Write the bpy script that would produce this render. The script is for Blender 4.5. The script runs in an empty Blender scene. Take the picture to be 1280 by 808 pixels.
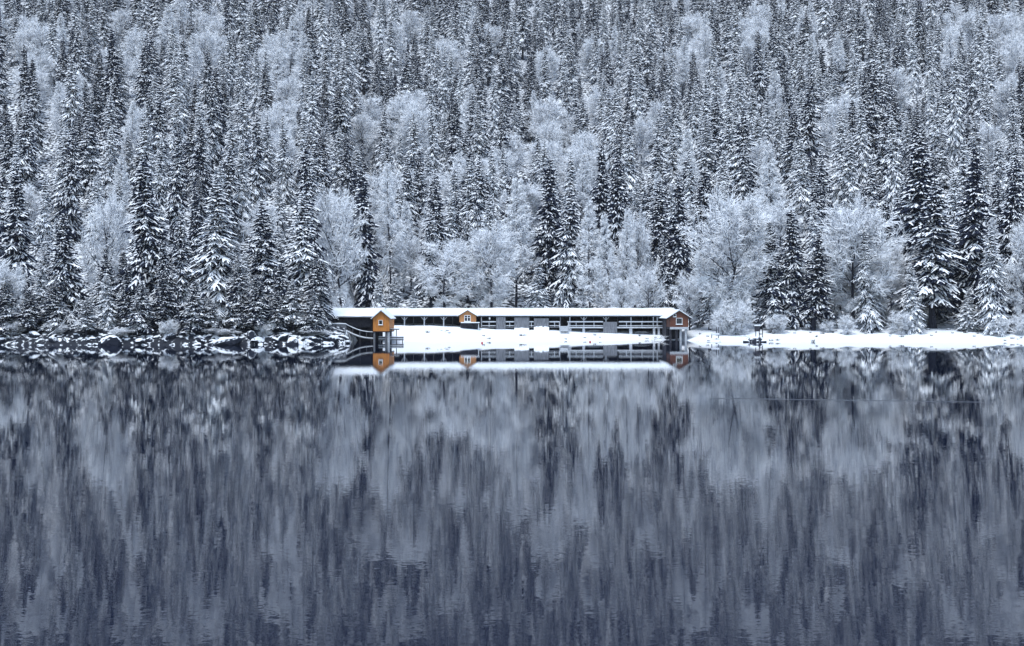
import bpy, math, random
import numpy as np

SC = bpy.context.scene
COL = SC.collection
# ---------------------------------------------------------------- camera
HC = 7.73            # eye height above the lake
F = 1500.0           # focal length in photo pixels (1280 wide)
YH = 385.0           # horizon row in the photo
cam_d = bpy.data.cameras.new('camera')
cam_d.sensor_width = 36.0
cam_d.lens = 36.0 * F / 1280.0
cam_d.shift_y = -(404.0 - YH) / 1280.0
cam_d.clip_start = 0.5
cam_d.clip_end = 4000.0
cam = bpy.data.objects.new('camera', cam_d)
COL.objects.link(cam)
cam.location = (0, 0, HC)
cam.rotation_euler = (math.radians(90), 0, 0)
SC.camera = cam
# ---------------------------------------------------------------- sky, sun, exposure
SUN_EL, SUN_AZ = 68.0, 205.0        # azimuth clockwise from +Y: soft light from behind the camera
world = bpy.data.worlds.new('World')
SC.world = world
world.use_nodes = True
wn = world.node_tree
for n in list(wn.nodes):
    wn.nodes.remove(n)
wo = wn.nodes.new('ShaderNodeOutputWorld')
bg = wn.nodes.new('ShaderNodeBackground')
sky = wn.nodes.new('ShaderNodeTexSky')
sky.sky_type = 'NISHITA'
sky.sun_disc = False
sky.sun_elevation = math.radians(SUN_EL)
sky.sun_rotation = math.radians(SUN_AZ)
sky.air_density = 1.0
sky.dust_density = 0.4
hs = wn.nodes.new('ShaderNodeHueSaturation')
hs.inputs['Saturation'].default_value = 0.74
hs.inputs['Hue'].default_value = 0.491
wn.links.new(sky.outputs[0], hs.inputs['Color'])
wn.links.new(hs.outputs[0], bg.inputs[0])
bg.inputs[1].default_value = 0.13
wn.links.new(bg.outputs[0], wo.inputs[0])
sd = bpy.data.lights.new('sun', 'SUN')
sd.energy = 1.45
sd.angle = math.radians(22)
sd.color = (0.93, 0.975, 1.0)
sun = bpy.data.objects.new('sun', sd)
COL.objects.link(sun)
el, az = math.radians(SUN_EL), math.radians(SUN_AZ)
from mathutils import Vector
sdir = Vector((math.sin(az) * math.cos(el), math.cos(az) * math.cos(el), math.sin(el)))
sun.rotation_euler = sdir.to_track_quat('Z', 'Y').to_euler()
SC.view_settings.view_transform = 'Standard'
SC.view_settings.look = 'None'
SC.view_settings.exposure = 1.1
SC.view_settings.gamma = 1.0
SC.view_settings.use_curve_mapping = False
cy = SC.cycles
cy.max_bounces = 5
cy.diffuse_bounces = 3
cy.glossy_bounces = 2
cy.transmission_bounces = 1
cy.volume_bounces = 1
cy.transparent_max_bounces = 6
cy.caustics_reflective = False
cy.caustics_refractive = False
cy.use_denoising = True
SC.render.filter_size = 1.5


# ---------------------------------------------------------------- helpers
def P(px, py, D):
    """photo pixel seen at distance D -> a place in the world"""
    return ((px - 640.0) * D / F, D, HC - (py - YH) * D / F)


def XX(px, D):
    return (px - 640.0) * D / F


def ZZ(py, D):
    return HC - (py - YH) * D / F


def tag(o, label=None, cat=None, group=None, kind=None):
    if label:
        o['label'] = label
    if cat:
        o['category'] = cat
    if group:
        o['group'] = group
    if kind:
        o['kind'] = kind
    return o


def empty(name, loc, rz=0.0, scale=None):
    o = bpy.data.objects.new(name, None)
    COL.objects.link(o)
    o.location = loc
    o.rotation_euler = (0, 0, rz)
    if scale:
        o.scale = scale
    return o


class MB:
    """collects verts and faces, builds ONE mesh object"""
    def __init__(self):
        self.v, self.f, self.m = [], [], []

    def quad(self, a, b, c, d, m=0):
        i = len(self.v)
        self.v += [a, b, c, d]
        self.f.append((i, i + 1, i + 2, i + 3))
        self.m.append(m)

    def tri(self, a, b, c, m=0):
        i = len(self.v)
        self.v += [a, b, c]
        self.f.append((i, i + 1, i + 2))
        self.m.append(m)

    def box(self, x0, x1, y0, y1, z0, z1, m=0):
        i = len(self.v)
        self.v += [(x0, y0, z0), (x1, y0, z0), (x1, y1, z0), (x0, y1, z0),
                   (x0, y0, z1), (x1, y0, z1), (x1, y1, z1), (x0, y1, z1)]
        for q in ((3, 2, 1, 0), (4, 5, 6, 7), (0, 1, 5, 4), (1, 2, 6, 5), (2, 3, 7, 6), (3, 0, 4, 7)):
            self.f.append(tuple(i + k for k in q))
            self.m.append(m)
        return self

    def tube(self, pts, radii, n=6, m=0, cap=True):
        """swept round section through pts"""
        rings = []
        for k, p in enumerate(pts):
            p = np.array(p, float)
            a = np.array(pts[max(0, k - 1)], float)
            b = np.array(pts[min(len(pts) - 1, k + 1)], float)
            t = b - a
            t /= (np.linalg.norm(t) + 1e-9)
            u = np.cross(t, (0.0, 0.0, 1.0)) if abs(t[2]) < 0.95 else np.cross(t, (1.0, 0, 0))
            u /= np.linalg.norm(u)
            w = np.cross(t, u)
            i = len(self.v)
            for j in range(n):
                q = p + radii[k] * (u * math.cos(2 * math.pi * j / n) + w * math.sin(2 * math.pi * j / n))
                self.v.append(tuple(q))
            rings.append(i)
        for a, b in zip(rings[:-1], rings[1:]):
            for j in range(n):
                self.f.append((a + j, a + (j + 1) % n, b + (j + 1) % n, b + j))
                self.m.append(m)
        if cap:
            self.f.append(tuple(rings[0] + j for j in range(n))[::-1])
            self.f.append(tuple(rings[-1] + j for j in range(n)))
            self.m += [m, m]
        return self

    def bar(self, a, b, w, m=0):
        return self.tube([a, b], [w * 0.7, w * 0.7], 4, m)

    def prism(self, poly, y0, y1, m=0):
        """polygon in x,z swept along y"""
        i = len(self.v)
        n = len(poly)
        self.v += [(x, y0, z) for x, z in poly] + [(x, y1, z) for x, z in poly]
        self.f.append(tuple(range(i, i + n)))
        self.f.append(tuple(range(i + 2 * n - 1, i + n - 1, -1)))
        self.m += [m, m]
        for k in range(n):
            self.f.append((i + k, i + n + k, i + n + (k + 1) % n, i + (k + 1) % n))
            self.m.append(m)
        return self

    def mesh(self, name, mats, smooth=False):
        me = bpy.data.meshes.new(name)
        me.from_pydata([tuple(map(float, p)) for p in self.v], [], self.f)
        for m in (mats if isinstance(mats, (list, tuple)) else [mats]):
            me.materials.append(m)
        me.polygons.foreach_set('material_index', self.m)
        if smooth:
            me.polygons.foreach_set('use_smooth', [True] * len(self.f))
        me.update()
        return me

    def build(self, name, mats, parent=None, smooth=False):
        o = bpy.data.objects.new(name, self.mesh(name, mats, smooth))
        COL.objects.link(o)
        o.parent = parent
        return o


def mat(name, col, rough=0.8, noise=None, spec=0.3):
    """noise = (scale, second colour, low, high[, stretch])"""
    m = bpy.data.materials.new(name)
    m.use_nodes = True
    nt = m.node_tree
    b = nt.nodes['Principled BSDF']
    b.inputs['Roughness'].default_value = rough
    b.inputs['Specular IOR Level'].default_value = spec
    b.inputs['Base Color'].default_value = (*col, 1)
    if noise:
        tc = nt.nodes.new('ShaderNodeTexCoord')
        mp = nt.nodes.new('ShaderNodeMapping')
        if len(noise) > 4:
            mp.inputs['Scale'].default_value = noise[4]
        nz = nt.nodes.new('ShaderNodeTexNoise')
        nz.inputs['Scale'].default_value = noise[0]
        nz.inputs['Detail'].default_value = 5
        mr = nt.nodes.new('ShaderNodeMapRange')
        mr.inputs[1].default_value = noise[2]
        mr.inputs[2].default_value = noise[3]
        mx = nt.nodes.new('ShaderNodeMix')
        mx.data_type = 'RGBA'
        mx.inputs[6].default_value = (*col, 1)
        mx.inputs[7].default_value = (*noise[1], 1)
        nt.links.new(tc.outputs['Object'], mp.inputs[0])
        nt.links.new(mp.outputs[0], nz.inputs['Vector'])
        nt.links.new(nz.outputs[0], mr.inputs[0])
        nt.links.new(mr.outputs[0], mx.inputs[0])
        nt.links.new(mx.outputs[2], b.inputs['Base Color'])
    return m


def snow_on(name, col, snowcol, lo, hi, scale=1.5, amp=0.5, rough=0.85):
    """a dark material with snow lying wherever the surface faces up"""
    m = bpy.data.materials.new(name)
    m.use_nodes = True
    nt = m.node_tree
    b = nt.nodes['Principled BSDF']
    b.inputs['Roughness'].default_value = rough
    b.inputs['Specular IOR Level'].default_value = 0.2
    ge = nt.nodes.new('ShaderNodeNewGeometry')
    sp = nt.nodes.new('ShaderNodeSeparateXYZ')
    nz = nt.nodes.new('ShaderNodeTexNoise')
    nz.inputs['Scale'].default_value = scale
    nz.inputs['Detail'].default_value = 4
    tc = nt.nodes.new('ShaderNodeTexCoord')
    ma = nt.nodes.new('ShaderNodeMath')
    ma.operation = 'MULTIPLY_ADD'
    ma.inputs[1].default_value = amp
    mr = nt.nodes.new('ShaderNodeMapRange')
    mr.inputs[1].default_value = lo + amp * 0.5
    mr.inputs[2].default_value = hi + amp * 0.5
    mx = nt.nodes.new('ShaderNodeMix')
    mx.data_type = 'RGBA'
    mx.inputs[6].default_value = (*col, 1)
    mx.inputs[7].default_value = (*snowcol, 1)
    L = nt.links.new
    L(tc.outputs['Object'], nz.inputs['Vector'])
    L(ge.outputs['True Normal'], sp.inputs[0])
    L(nz.outputs[0], ma.inputs[0])
    L(sp.outputs['Z'], ma.inputs[2])
    L(ma.outputs[0], mr.inputs[0])
    L(mr.outputs[0], mx.inputs[0])
    L(mx.outputs[2], b.inputs['Base Color'])
    return m


SNOW = (0.80, 0.83, 0.88)
M_snow = mat('snow', SNOW, 0.7, (0.35, (0.74, 0.775, 0.83), 0.4, 0.65))
M_tsnow = mat('tree_snow', (0.86, 0.88, 0.92), 0.8)
M_needle = mat('spruce_needles', (0.004, 0.008, 0.026), 0.8, (0.6, (0.010, 0.017, 0.040), 0.45, 0.7))
M_rime = mat('rimed_needles', (0.24, 0.28, 0.35), 0.85, (0.8, (0.42, 0.46, 0.53), 0.4, 0.65))
M_bark = snow_on('bark', (0.022, 0.023, 0.034), (0.7, 0.74, 0.8), 0.45, 0.75, 3.0, 0.6)
M_twig = snow_on('frosted_twigs', (0.20, 0.215, 0.25), (0.84, 0.86, 0.90), -0.2, 0.2, 2.0, 0.5)
M_frost = mat('frost', (0.84, 0.86, 0.90), 0.85, (0.5, (0.72, 0.75, 0.81), 0.42, 0.62))
M_rock = snow_on('rock', (0.022, 0.026, 0.04), (0.74, 0.77, 0.83), 0.36, 0.56, 1.4, 0.9)
M_boulder = snow_on('boulder', (0.014, 0.017, 0.03), (0.82, 0.85, 0.9), 0.42, 0.56, 1.0, 0.5)
M_orange = mat('orange_boards', (0.60, 0.235, 0.05), 0.6, (2.2, (0.42, 0.15, 0.04), 0.4, 0.7, (4, 4, 0.3)))
M_tan = mat('tan_boards', (0.48, 0.24, 0.09), 0.6, (2.2, (0.33, 0.13, 0.06), 0.4, 0.7, (4, 4, 0.3)))
M_red = mat('red_boards', (0.15, 0.060, 0.036), 0.6, (2.2, (0.12, 0.036, 0.026), 0.4, 0.7, (4, 4, 0.3)))
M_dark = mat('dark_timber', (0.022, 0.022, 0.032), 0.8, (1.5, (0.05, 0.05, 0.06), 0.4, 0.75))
M_wood = mat('grey_timber', (0.11, 0.115, 0.13), 0.85, (2.0, (0.24, 0.25, 0.28), 0.4, 0.7, (4, 4, 0.4)))
M_pale = mat('pale_timber', (0.52, 0.54, 0.58), 0.8, (2.0, (0.40, 0.42, 0.46), 0.4, 0.7))
M_white = mat('white_paint', (0.78, 0.79, 0.80), 0.5, (3.0, (0.66, 0.67, 0.70), 0.45, 0.7))
M_glass = mat('window_glass', (0.012, 0.014, 0.02), 0.08, None, 0.5)
M_tile = mat('roof_boards', (0.05, 0.05, 0.055), 0.8)
M_buoy = mat('red_plastic', (0.55, 0.035, 0.03), 0.4)


# ---------------------------------------------------------------- terrain
_rs = np.random.RandomState(11)
_N = _rs.rand(64, 64)


def vnoise(x, y):
    xi = np.floor(x).astype(int)
    yi = np.floor(y).astype(int)
    fx, fy = x - xi, y - yi
    fx = fx * fx * (3 - 2 * fx)
    fy = fy * fy * (3 - 2 * fy)
    a = _N[xi % 64, yi % 64]
    b = _N[(xi + 1) % 64, yi % 64]
    c = _N[xi % 64, (yi + 1) % 64]
    d = _N[(xi + 1) % 64, (yi + 1) % 64]
    return (a * (1 - fx) + b * fx) * (1 - fy) + (c * (1 - fx) + d * fx) * fy


# photo column -> distance of the water's edge, height of the ground 17 m behind it, steepness of the edge
SH_PX = np.array([-600, 0, 150, 300, 400, 432, 446, 470, 490, 540, 620, 700, 760, 832, 850, 875, 940, 1100, 1280, 1900])
SH_D = np.array([240, 249, 248, 251, 254, 259, 284, 290, 276, 277, 280, 284, 286, 289, 287, 276, 271, 272, 271, 266.])
SH_B = np.array([4.5, 4.0, 4.0, 4.5, 4.0, 3.4, 2.6, 3.2, 3.3, 3.3, 2.5, 2.6, 2.3, 2.0, 1.8, 2.2, 2.6, 2.7, 3.0, 3.5])
SH_K = np.array([1, 1, 1, 1, 1, .8, .5, 0, 0, 0, 0, 0, 0, 0, 0, 0, 0, 0, 0, 0.])


def terrain(x, y):
    x = np.asarray(x, float)
    y = np.asarray(y, float)
    px = 640 + F * x / np.maximum(y, 200.0)
    sh = np.interp(px, SH_PX, SH_D) + 0.8 * (vnoise(x / 7 + 9, y * 0 + 3.3) - 0.5)
    hb = np.interp(px, SH_PX, SH_B)
    kk = np.interp(px, SH_PX, SH_K)
    s = y - sh
    under = -0.25 + np.maximum(s, -60) * 0.14
    beach = hb * np.clip(s / 17.0, 0, 1) ** 1.0
    bank = hb * np.clip(s / 9.0, 0, 1) ** 0.6
    near = beach * (1 - kk) + bank * kk + 0.5 * kk * (vnoise(x / 1.7, y / 1.7) - 0.5) * np.clip(s / 2, 0, 1)
    t = np.maximum(s - 22, 0)
    hill = 0.40 * t * (1 - np.exp(-t / 30.0)) + 0.00012 * t * t
    amp = np.clip(t / 60.0, 0, 1)
    und = amp * (16 * (vnoise(x / 95 + 3, y / 130 + 1) - 0.5) + 5 * (vnoise(x / 33, y / 40) - 0.5))
    z = np.where(s < 0, under, near + hill + und + (0.12 * (vnoise(x / 2.3 + 5, y / 2.3) - .5) + 0.3 * (vnoise(x / 6 + 5, y / 4) - .5)) * np.clip(s / 3, 0, 1))
    bankz = np.interp(y, [-60, 0, 4, 14, 30], [7.0, 6.0, 5.2, -1.0, -5.0])
    return np.where(y < 60, bankz, z)


def ground_mat():
    m = mat('ground_snow', SNOW, 0.7)
    nt = m.node_tree
    N, L = nt.nodes.new, nt.links.new
    b = nt.nodes['Principled BSDF']
    at = N('ShaderNodeAttribute'); at.attribute_name = 'rock_brush_shade'
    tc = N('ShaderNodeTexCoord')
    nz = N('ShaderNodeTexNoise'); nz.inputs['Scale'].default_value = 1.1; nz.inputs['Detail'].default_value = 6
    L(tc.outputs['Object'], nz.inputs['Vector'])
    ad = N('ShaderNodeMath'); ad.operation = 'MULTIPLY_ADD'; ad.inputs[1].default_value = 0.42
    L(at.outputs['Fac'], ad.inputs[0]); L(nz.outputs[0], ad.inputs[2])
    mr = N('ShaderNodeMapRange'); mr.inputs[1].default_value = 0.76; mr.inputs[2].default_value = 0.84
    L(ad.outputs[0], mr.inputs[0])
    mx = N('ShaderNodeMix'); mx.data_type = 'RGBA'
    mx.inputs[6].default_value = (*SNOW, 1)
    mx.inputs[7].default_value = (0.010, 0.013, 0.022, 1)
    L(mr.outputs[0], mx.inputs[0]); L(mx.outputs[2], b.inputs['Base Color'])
    bp = N('ShaderNodeBump'); bp.inputs['Strength'].default_value = 0.5; bp.inputs['Distance'].default_value = 0.1
    L(nz.outputs[0], bp.inputs['Height']); L(bp.outputs[0], b.inputs['Normal'])
    return m


def build_terrain():
    ys = np.concatenate([np.linspace(-60, 60, 25), np.linspace(75, 225, 11), np.arange(232, 330, 1.4), np.arange(332, 1000, 9.0)])
    us = np.linspace(-1, 1, 401)
    Y, U = np.meshgrid(ys, us, indexing='ij')
    W = 0.62 * np.maximum(Y, 260) + 20
    X = U * W
    Z = terrain(X, Y)
    n, m = Y.shape
    co = np.stack([X, Y, Z], -1).reshape(-1, 3)
    idx = np.arange(n * m).reshape(n, m)
    q = np.stack([idx[:-1, :-1], idx[:-1, 1:], idx[1:, 1:], idx[1:, :-1]], -1).reshape(-1, 4)
    me = bpy.data.meshes.new('terrain')
    me.from_pydata(co.tolist(), [], q.tolist())
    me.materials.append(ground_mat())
    me.polygons.foreach_set('use_smooth', [True] * len(q))
    a = me.attributes.new('rock_brush_shade', 'FLOAT', 'POINT')  # darkens the ground: rock, twig litter, and brush shadow put into the colour
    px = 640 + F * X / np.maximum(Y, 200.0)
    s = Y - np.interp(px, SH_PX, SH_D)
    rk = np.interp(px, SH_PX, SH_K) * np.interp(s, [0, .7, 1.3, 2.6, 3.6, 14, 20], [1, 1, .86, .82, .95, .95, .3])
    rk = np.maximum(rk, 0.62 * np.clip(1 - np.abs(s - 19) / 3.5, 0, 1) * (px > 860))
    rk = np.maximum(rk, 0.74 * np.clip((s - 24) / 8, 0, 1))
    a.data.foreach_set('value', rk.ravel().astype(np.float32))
    o = bpy.data.objects.new('terrain', me)
    COL.objects.link(o)
    tag(o, 'snow covered shore and mountain slope rising from the lake', 'terrain', None, 'structure')


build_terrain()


def build_water():
    m = bpy.data.materials.new('lake_water')
    m.use_nodes = True
    nt = m.node_tree
    N, L = nt.nodes.new, nt.links.new
    b = nt.nodes['Principled BSDF']
    b.inputs['Base Color'].default_value = (0.002, 0.006, 0.022, 1)
    b.inputs['IOR'].default_value = 1.75
    b.inputs['Specular IOR Level'].default_value = 0.5
    tc = N('ShaderNodeTexCoord')

    def noise(scale, sx, sy, detail=3):
        mp = N('ShaderNodeMapping')
        mp.inputs['Scale'].default_value = (sx, sy, 1)
        nz = N('ShaderNodeTexNoise')
        nz.inputs['Scale'].default_value = scale
        nz.inputs['Detail'].default_value = detail
        L(tc.outputs['Object'], mp.inputs[0])
        L(mp.outputs[0], nz.inputs['Vector'])
        return nz
    # calm and ruffled bands across the lake
    nb = noise(0.02, 0.35, 1.6, 3)
    mr = N('ShaderNodeMapRange')
    mr.inputs[1].default_value = 0.35
    mr.inputs[2].default_value = 0.7
    mr.inputs[3].default_value = 0.65
    mr.inputs[4].default_value = 1.3
    L(nb.outputs[0], mr.inputs[0])
    sp0 = N('ShaderNodeSeparateXYZ')
    L(tc.outputs['Object'], sp0.inputs[0])

    def lee(y0, y1, v0, v1):      # the lake lies calmer in the lee of the far shore
        q = N('ShaderNodeMapRange')
        for i_, v_ in enumerate((y0, y1, v0, v1)):
            q.inputs[i_ + 1].default_value = v_
        L(sp0.outputs['Y'], q.inputs[0])
        return q
    rg = N('ShaderNodeMath'); rg.operation = 'MULTIPLY'
    L(mr.outputs[0], rg.inputs[0]); L(lee(40, 210, 0.020, 0.016).outputs[0], rg.inputs[1])
    # a thin line of ruffled water
    sp = N('ShaderNodeSeparateXYZ')
    L(tc.outputs['Object'], sp.inputs[0])
    ln = N('ShaderNodeMath'); ln.operation = 'MULTIPLY_ADD'; ln.inputs[1].default_value = 0.20
    L(sp.outputs['X'], ln.inputs[0]); L(sp.outputs['Y'], ln.inputs[2])          # y + 0.2 x
    sb = N('ShaderNodeMath'); sb.operation = 'SUBTRACT'; sb.inputs[1].default_value = 106.0
    L(ln.outputs[0], sb.inputs[0])
    ab = N('ShaderNodeMath'); ab.operation = 'ABSOLUTE'; L(sb.outputs[0], ab.inputs[0])
    lt = N('ShaderNodeMath'); lt.operation = 'LESS_THAN'; lt.inputs[1].default_value = 0.55; L(ab.outputs[0], lt.inputs[0])
    x0 = N('ShaderNodeMath'); x0.operation = 'GREATER_THAN'; x0.inputs[1].default_value = 17.0; L(sp.outputs['X'], x0.inputs[0])
    x1 = N('ShaderNodeMath'); x1.operation = 'LESS_THAN'; x1.inputs[1].default_value = 38.5; L(sp.outputs['X'], x1.inputs[0])
    m1 = N('ShaderNodeMath'); m1.operation = 'MULTIPLY'; L(lt.outputs[0], m1.inputs[0]); L(x0.outputs[0], m1.inputs[1])
    m2 = N('ShaderNodeMath'); m2.operation = 'MULTIPLY'; L(m1.outputs[0], m2.inputs[0]); L(x1.outputs[0], m2.inputs[1])
    ad = N('ShaderNodeMath'); ad.operation = 'MULTIPLY_ADD'; ad.inputs[1].default_value = 0.28
    L(m2.outputs[0], ad.inputs[0]); L(rg.outputs[0], ad.inputs[2])
    L(ad.outputs[0], b.inputs['Roughness'])
    # low waves
    w1 = noise(0.7, 0.5, 1.4, 2)
    w2 = noise(0.22, 0.5, 1.0, 2)
    mx = N('ShaderNodeMath'); mx.operation = 'MULTIPLY_ADD'; mx.inputs[1].default_value = 1.2
    L(w2.outputs[0], mx.inputs[0]); L(w1.outputs[0], mx.inputs[2])
    bp = N('ShaderNodeBump')
    bp.inputs['Strength'].default_value = 1.0
    L(lee(30, 200, 0.0016, 0.0003).outputs[0], bp.inputs['Distance'])
    L(mx.outputs[0], bp.inputs['Height'])
    # fine ripples, their crests lying along the shore: they tilt the surface mostly towards and away from it
    rp = noise(9.0, 0.6, 1.0, 2)
    v1 = N('ShaderNodeVectorMath'); v1.operation = 'SUBTRACT'; v1.inputs[1].default_value = (.5, .5, .5)
    L(rp.outputs['Color'], v1.inputs[0])
    v2 = N('ShaderNodeVectorMath'); v2.operation = 'MULTIPLY'; v2.inputs[1].default_value = (.25, 1, 0)
    L(v1.outputs[0], v2.inputs[0])
    kk_ = N('ShaderNodeMath'); kk_.operation = 'MULTIPLY'
    L(mr.outputs[0], kk_.inputs[0]); L(lee(40, 230, 0.027, 0.007).outputs[0], kk_.inputs[1])
    v3 = N('ShaderNodeVectorMath'); v3.operation = 'SCALE'
    L(v2.outputs[0], v3.inputs[0]); L(kk_.outputs[0], v3.inputs['Scale'])
    v4 = N('ShaderNodeVectorMath'); v4.operation = 'ADD'
    L(v3.outputs[0], v4.inputs[0]); L(bp.outputs[0], v4.inputs[1])
    v5 = N('ShaderNodeVectorMath'); v5.operation = 'NORMALIZE'
    L(v4.outputs[0], v5.inputs[0])
    L(v5.outputs[0], b.inputs['Normal'])
    me = bpy.data.meshes.new('water')
    me.from_pydata([(-420, -60, 0), (420, -60, 0), (420, 340, 0), (-420, 340, 0)], [], [(0, 1, 2, 3)])
    me.materials.append(m)
    o = bpy.data.objects.new('water', me)
    COL.objects.link(o)
    tag(o, 'dark calm lake mirroring the snowy forest in streaks', 'water', None, 'structure')


build_water()


# ---------------------------------------------------------------- tree meshes
def unit(v):
    return v / (np.linalg.norm(v) + 1e-9)


def spruce_crown(seed, H=30.0, R=4.3, cb=0.06, snow=0.75, droop=0.45, whorl=0.62, nb=6, gap=0.12, rime=.3, hk=1.0):
    """needled boughs with side shoots; snow lies along the top of each shoot.  slots: 0 needles, 1 snow, 2 rime"""
    rnd = random.Random(seed)
    mb = MB()
    V, Fc, Mi = mb.v, mb.f, mb.m

    def finger(p, d, L, w, hang, segs, sn):
        """an arched strip: snow on top (or bare), dark needles hanging under it"""
        d = unit(d)
        side = unit(np.array([-d[1], d[0], 0.0]))
        prev = None
        for k in range(segs + 1):
            t = k / segs
            c = p + d * (L * t)
            c = c + np.array([0, 0, -0.26 * L * t * t + rnd.uniform(-.04, .04)])
            ww = w * (1.0 - 0.75 * t) * rnd.uniform(0.75, 1.25)
            top = c + np.array([0, 0, 0.06 + 0.5 * ww])
            l = c + side * ww - np.array([0, 0, 0.35 * ww])
            r = c - side * ww - np.array([0, 0, 0.35 * ww])
            j = len(V)
            hz = hk * hang * (1 - 0.6 * t)
            V.append(tuple(l)); V.append(tuple(top)); V.append(tuple(r))
            V.append(tuple(c + side * ww * 0.9 * rnd.uniform(.3, 1.4) + d * rnd.uniform(-.15, .25) - np.array([0, 0, hz * rnd.uniform(.4, 1.3)])))
            V.append(tuple(c - side * ww * 0.9 * rnd.uniform(.3, 1.4) + d * rnd.uniform(-.15, .25) - np.array([0, 0, hz * rnd.uniform(.4, 1.3)])))
            if prev is not None:
                i = prev
                ms = 1 if sn > rnd.random() else (2 if rnd.random() < rime else 0)
                Fc.append((i, i + 1, j + 1, j)); Mi.append(ms)
                Fc.append((i + 1, i + 2, j + 2, j + 1)); Mi.append(ms)
                Fc.append((i, j, i + 3)); Mi.append(0)
                Fc.append((i + 2, i + 4, j + 2)); Mi.append(0)
                Fc.append((j, j + 3, i + 3)); Mi.append(0 if rnd.random() > rime * .5 else 2)
                Fc.append((j + 2, i + 4, j + 4)); Mi.append(0)
            prev = j

    z = cb * H
    holes = [(rnd.uniform(0, 6.28), rnd.uniform(cb * H, H * .9), rnd.uniform(1.0, 2.2)) for _ in range(5)]
    while z < H * 0.985:
        t = (z - cb * H) / (H - cb * H)
        prof = (1 - t) ** 0.93 * (0.72 + 0.28 * min(1, t / 0.12))
        Rz = R * prof + 0.25
        n = max(4, int(round(nb * (0.65 + 0.5 * (1 - t)) + rnd.uniform(-1, 1))))
        a0 = rnd.uniform(0, 6.28)
        wz = rnd.uniform(0.82, 1.12)
        for k in range(n):
            a = a0 + 6.283 * k / n + rnd.uniform(-.35, .35)
            if rnd.random() < gap:
                continue
            L = Rz * wz * rnd.uniform(0.62, 1.18)
            for (ha, hz, hr) in holes:
                if abs(z - hz) < hr and math.cos(a - ha) > 0.6:
                    L *= 0.6
            rise = 0.25 * t - droop * (1 - t) - 0.05
            d = np.array([math.cos(a), math.sin(a), rise + rnd.uniform(-.12, .10)])
            p = np.array([0, 0, z + rnd.uniform(-.2, .2)])
            sn = min(1.0, snow * rnd.uniform(0.6, 1.35))
            w = 0.13 + 0.028 * L
            finger(p + unit(d) * (0.08 * L), d, L * 0.95, w, 0.30 + 0.07 * L, 4, sn)
            if L > 0.7:
                ns = max(2, int(L * 1.35))
                for q in range(ns):
                    u = 0.20 + 0.72 * q / ns + rnd.uniform(-.04, .04)
                    bp_ = p + unit(d) * (L * u) + np.array([0, 0, -0.2 * L * u * u])
                    for sgn in (-1, 1):
                        aa = a + sgn * rnd.uniform(0.5, 1.0)
                        dd = np.array([math.cos(aa), math.sin(aa), rise - 0.30 + rnd.uniform(-.25, .12)])
                        finger(bp_, dd, (L * 0.42 * (1.1 - u) + .28) * rnd.uniform(.7, 1.25), w * rnd.uniform(.6, .95), 0.28 + 0.06 * L, 2, sn * rnd.uniform(.6, 1.3))
        z += whorl * (0.55 + 0.6 * (1 - t)) * rnd.uniform(.8, 1.2)
    finger(np.array([0, 0, H * 0.955]), np.array([0.02, 0.02, 1.0]), H * 0.05, 0.16, 0.1, 2, 0.6)
    return mb.mesh('spruce_crown', [M_needle, M_tsnow, M_rime])


def trunk_mesh(seed, H, r, bend=0.01, top=0.97, name='trunk'):
    rnd = random.Random(seed)
    mb = MB()
    pts, rad = [], []
    bx, by = rnd.uniform(-bend, bend), rnd.uniform(-bend, bend)
    for k in range(7):
        t = k / 6
        w = math.sin(t * 3.14159) * H
        pts.append((bx * w, by * w, -1.2 + (H * top + 1.2) * t))
        rad.append(r * (1.25 if k == 0 else 1) * (1 - 0.9 * t) + 0.02)
    mb.tube(pts, rad, 7, 0)
    for k in range(int(H * 0.9)):      # dead stubs below the crown
        z = rnd.uniform(0.05, 0.6) * H
        a = rnd.uniform(0, 6.28)
        l = rnd.uniform(.5, 1.6)
        mb.tube([(0, 0, z), (math.cos(a) * l, math.sin(a) * l, z - rnd.uniform(0, .5))], [0.05, 0.02], 3, 0, False)
    return mb.mesh(name, [M_bark])


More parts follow.
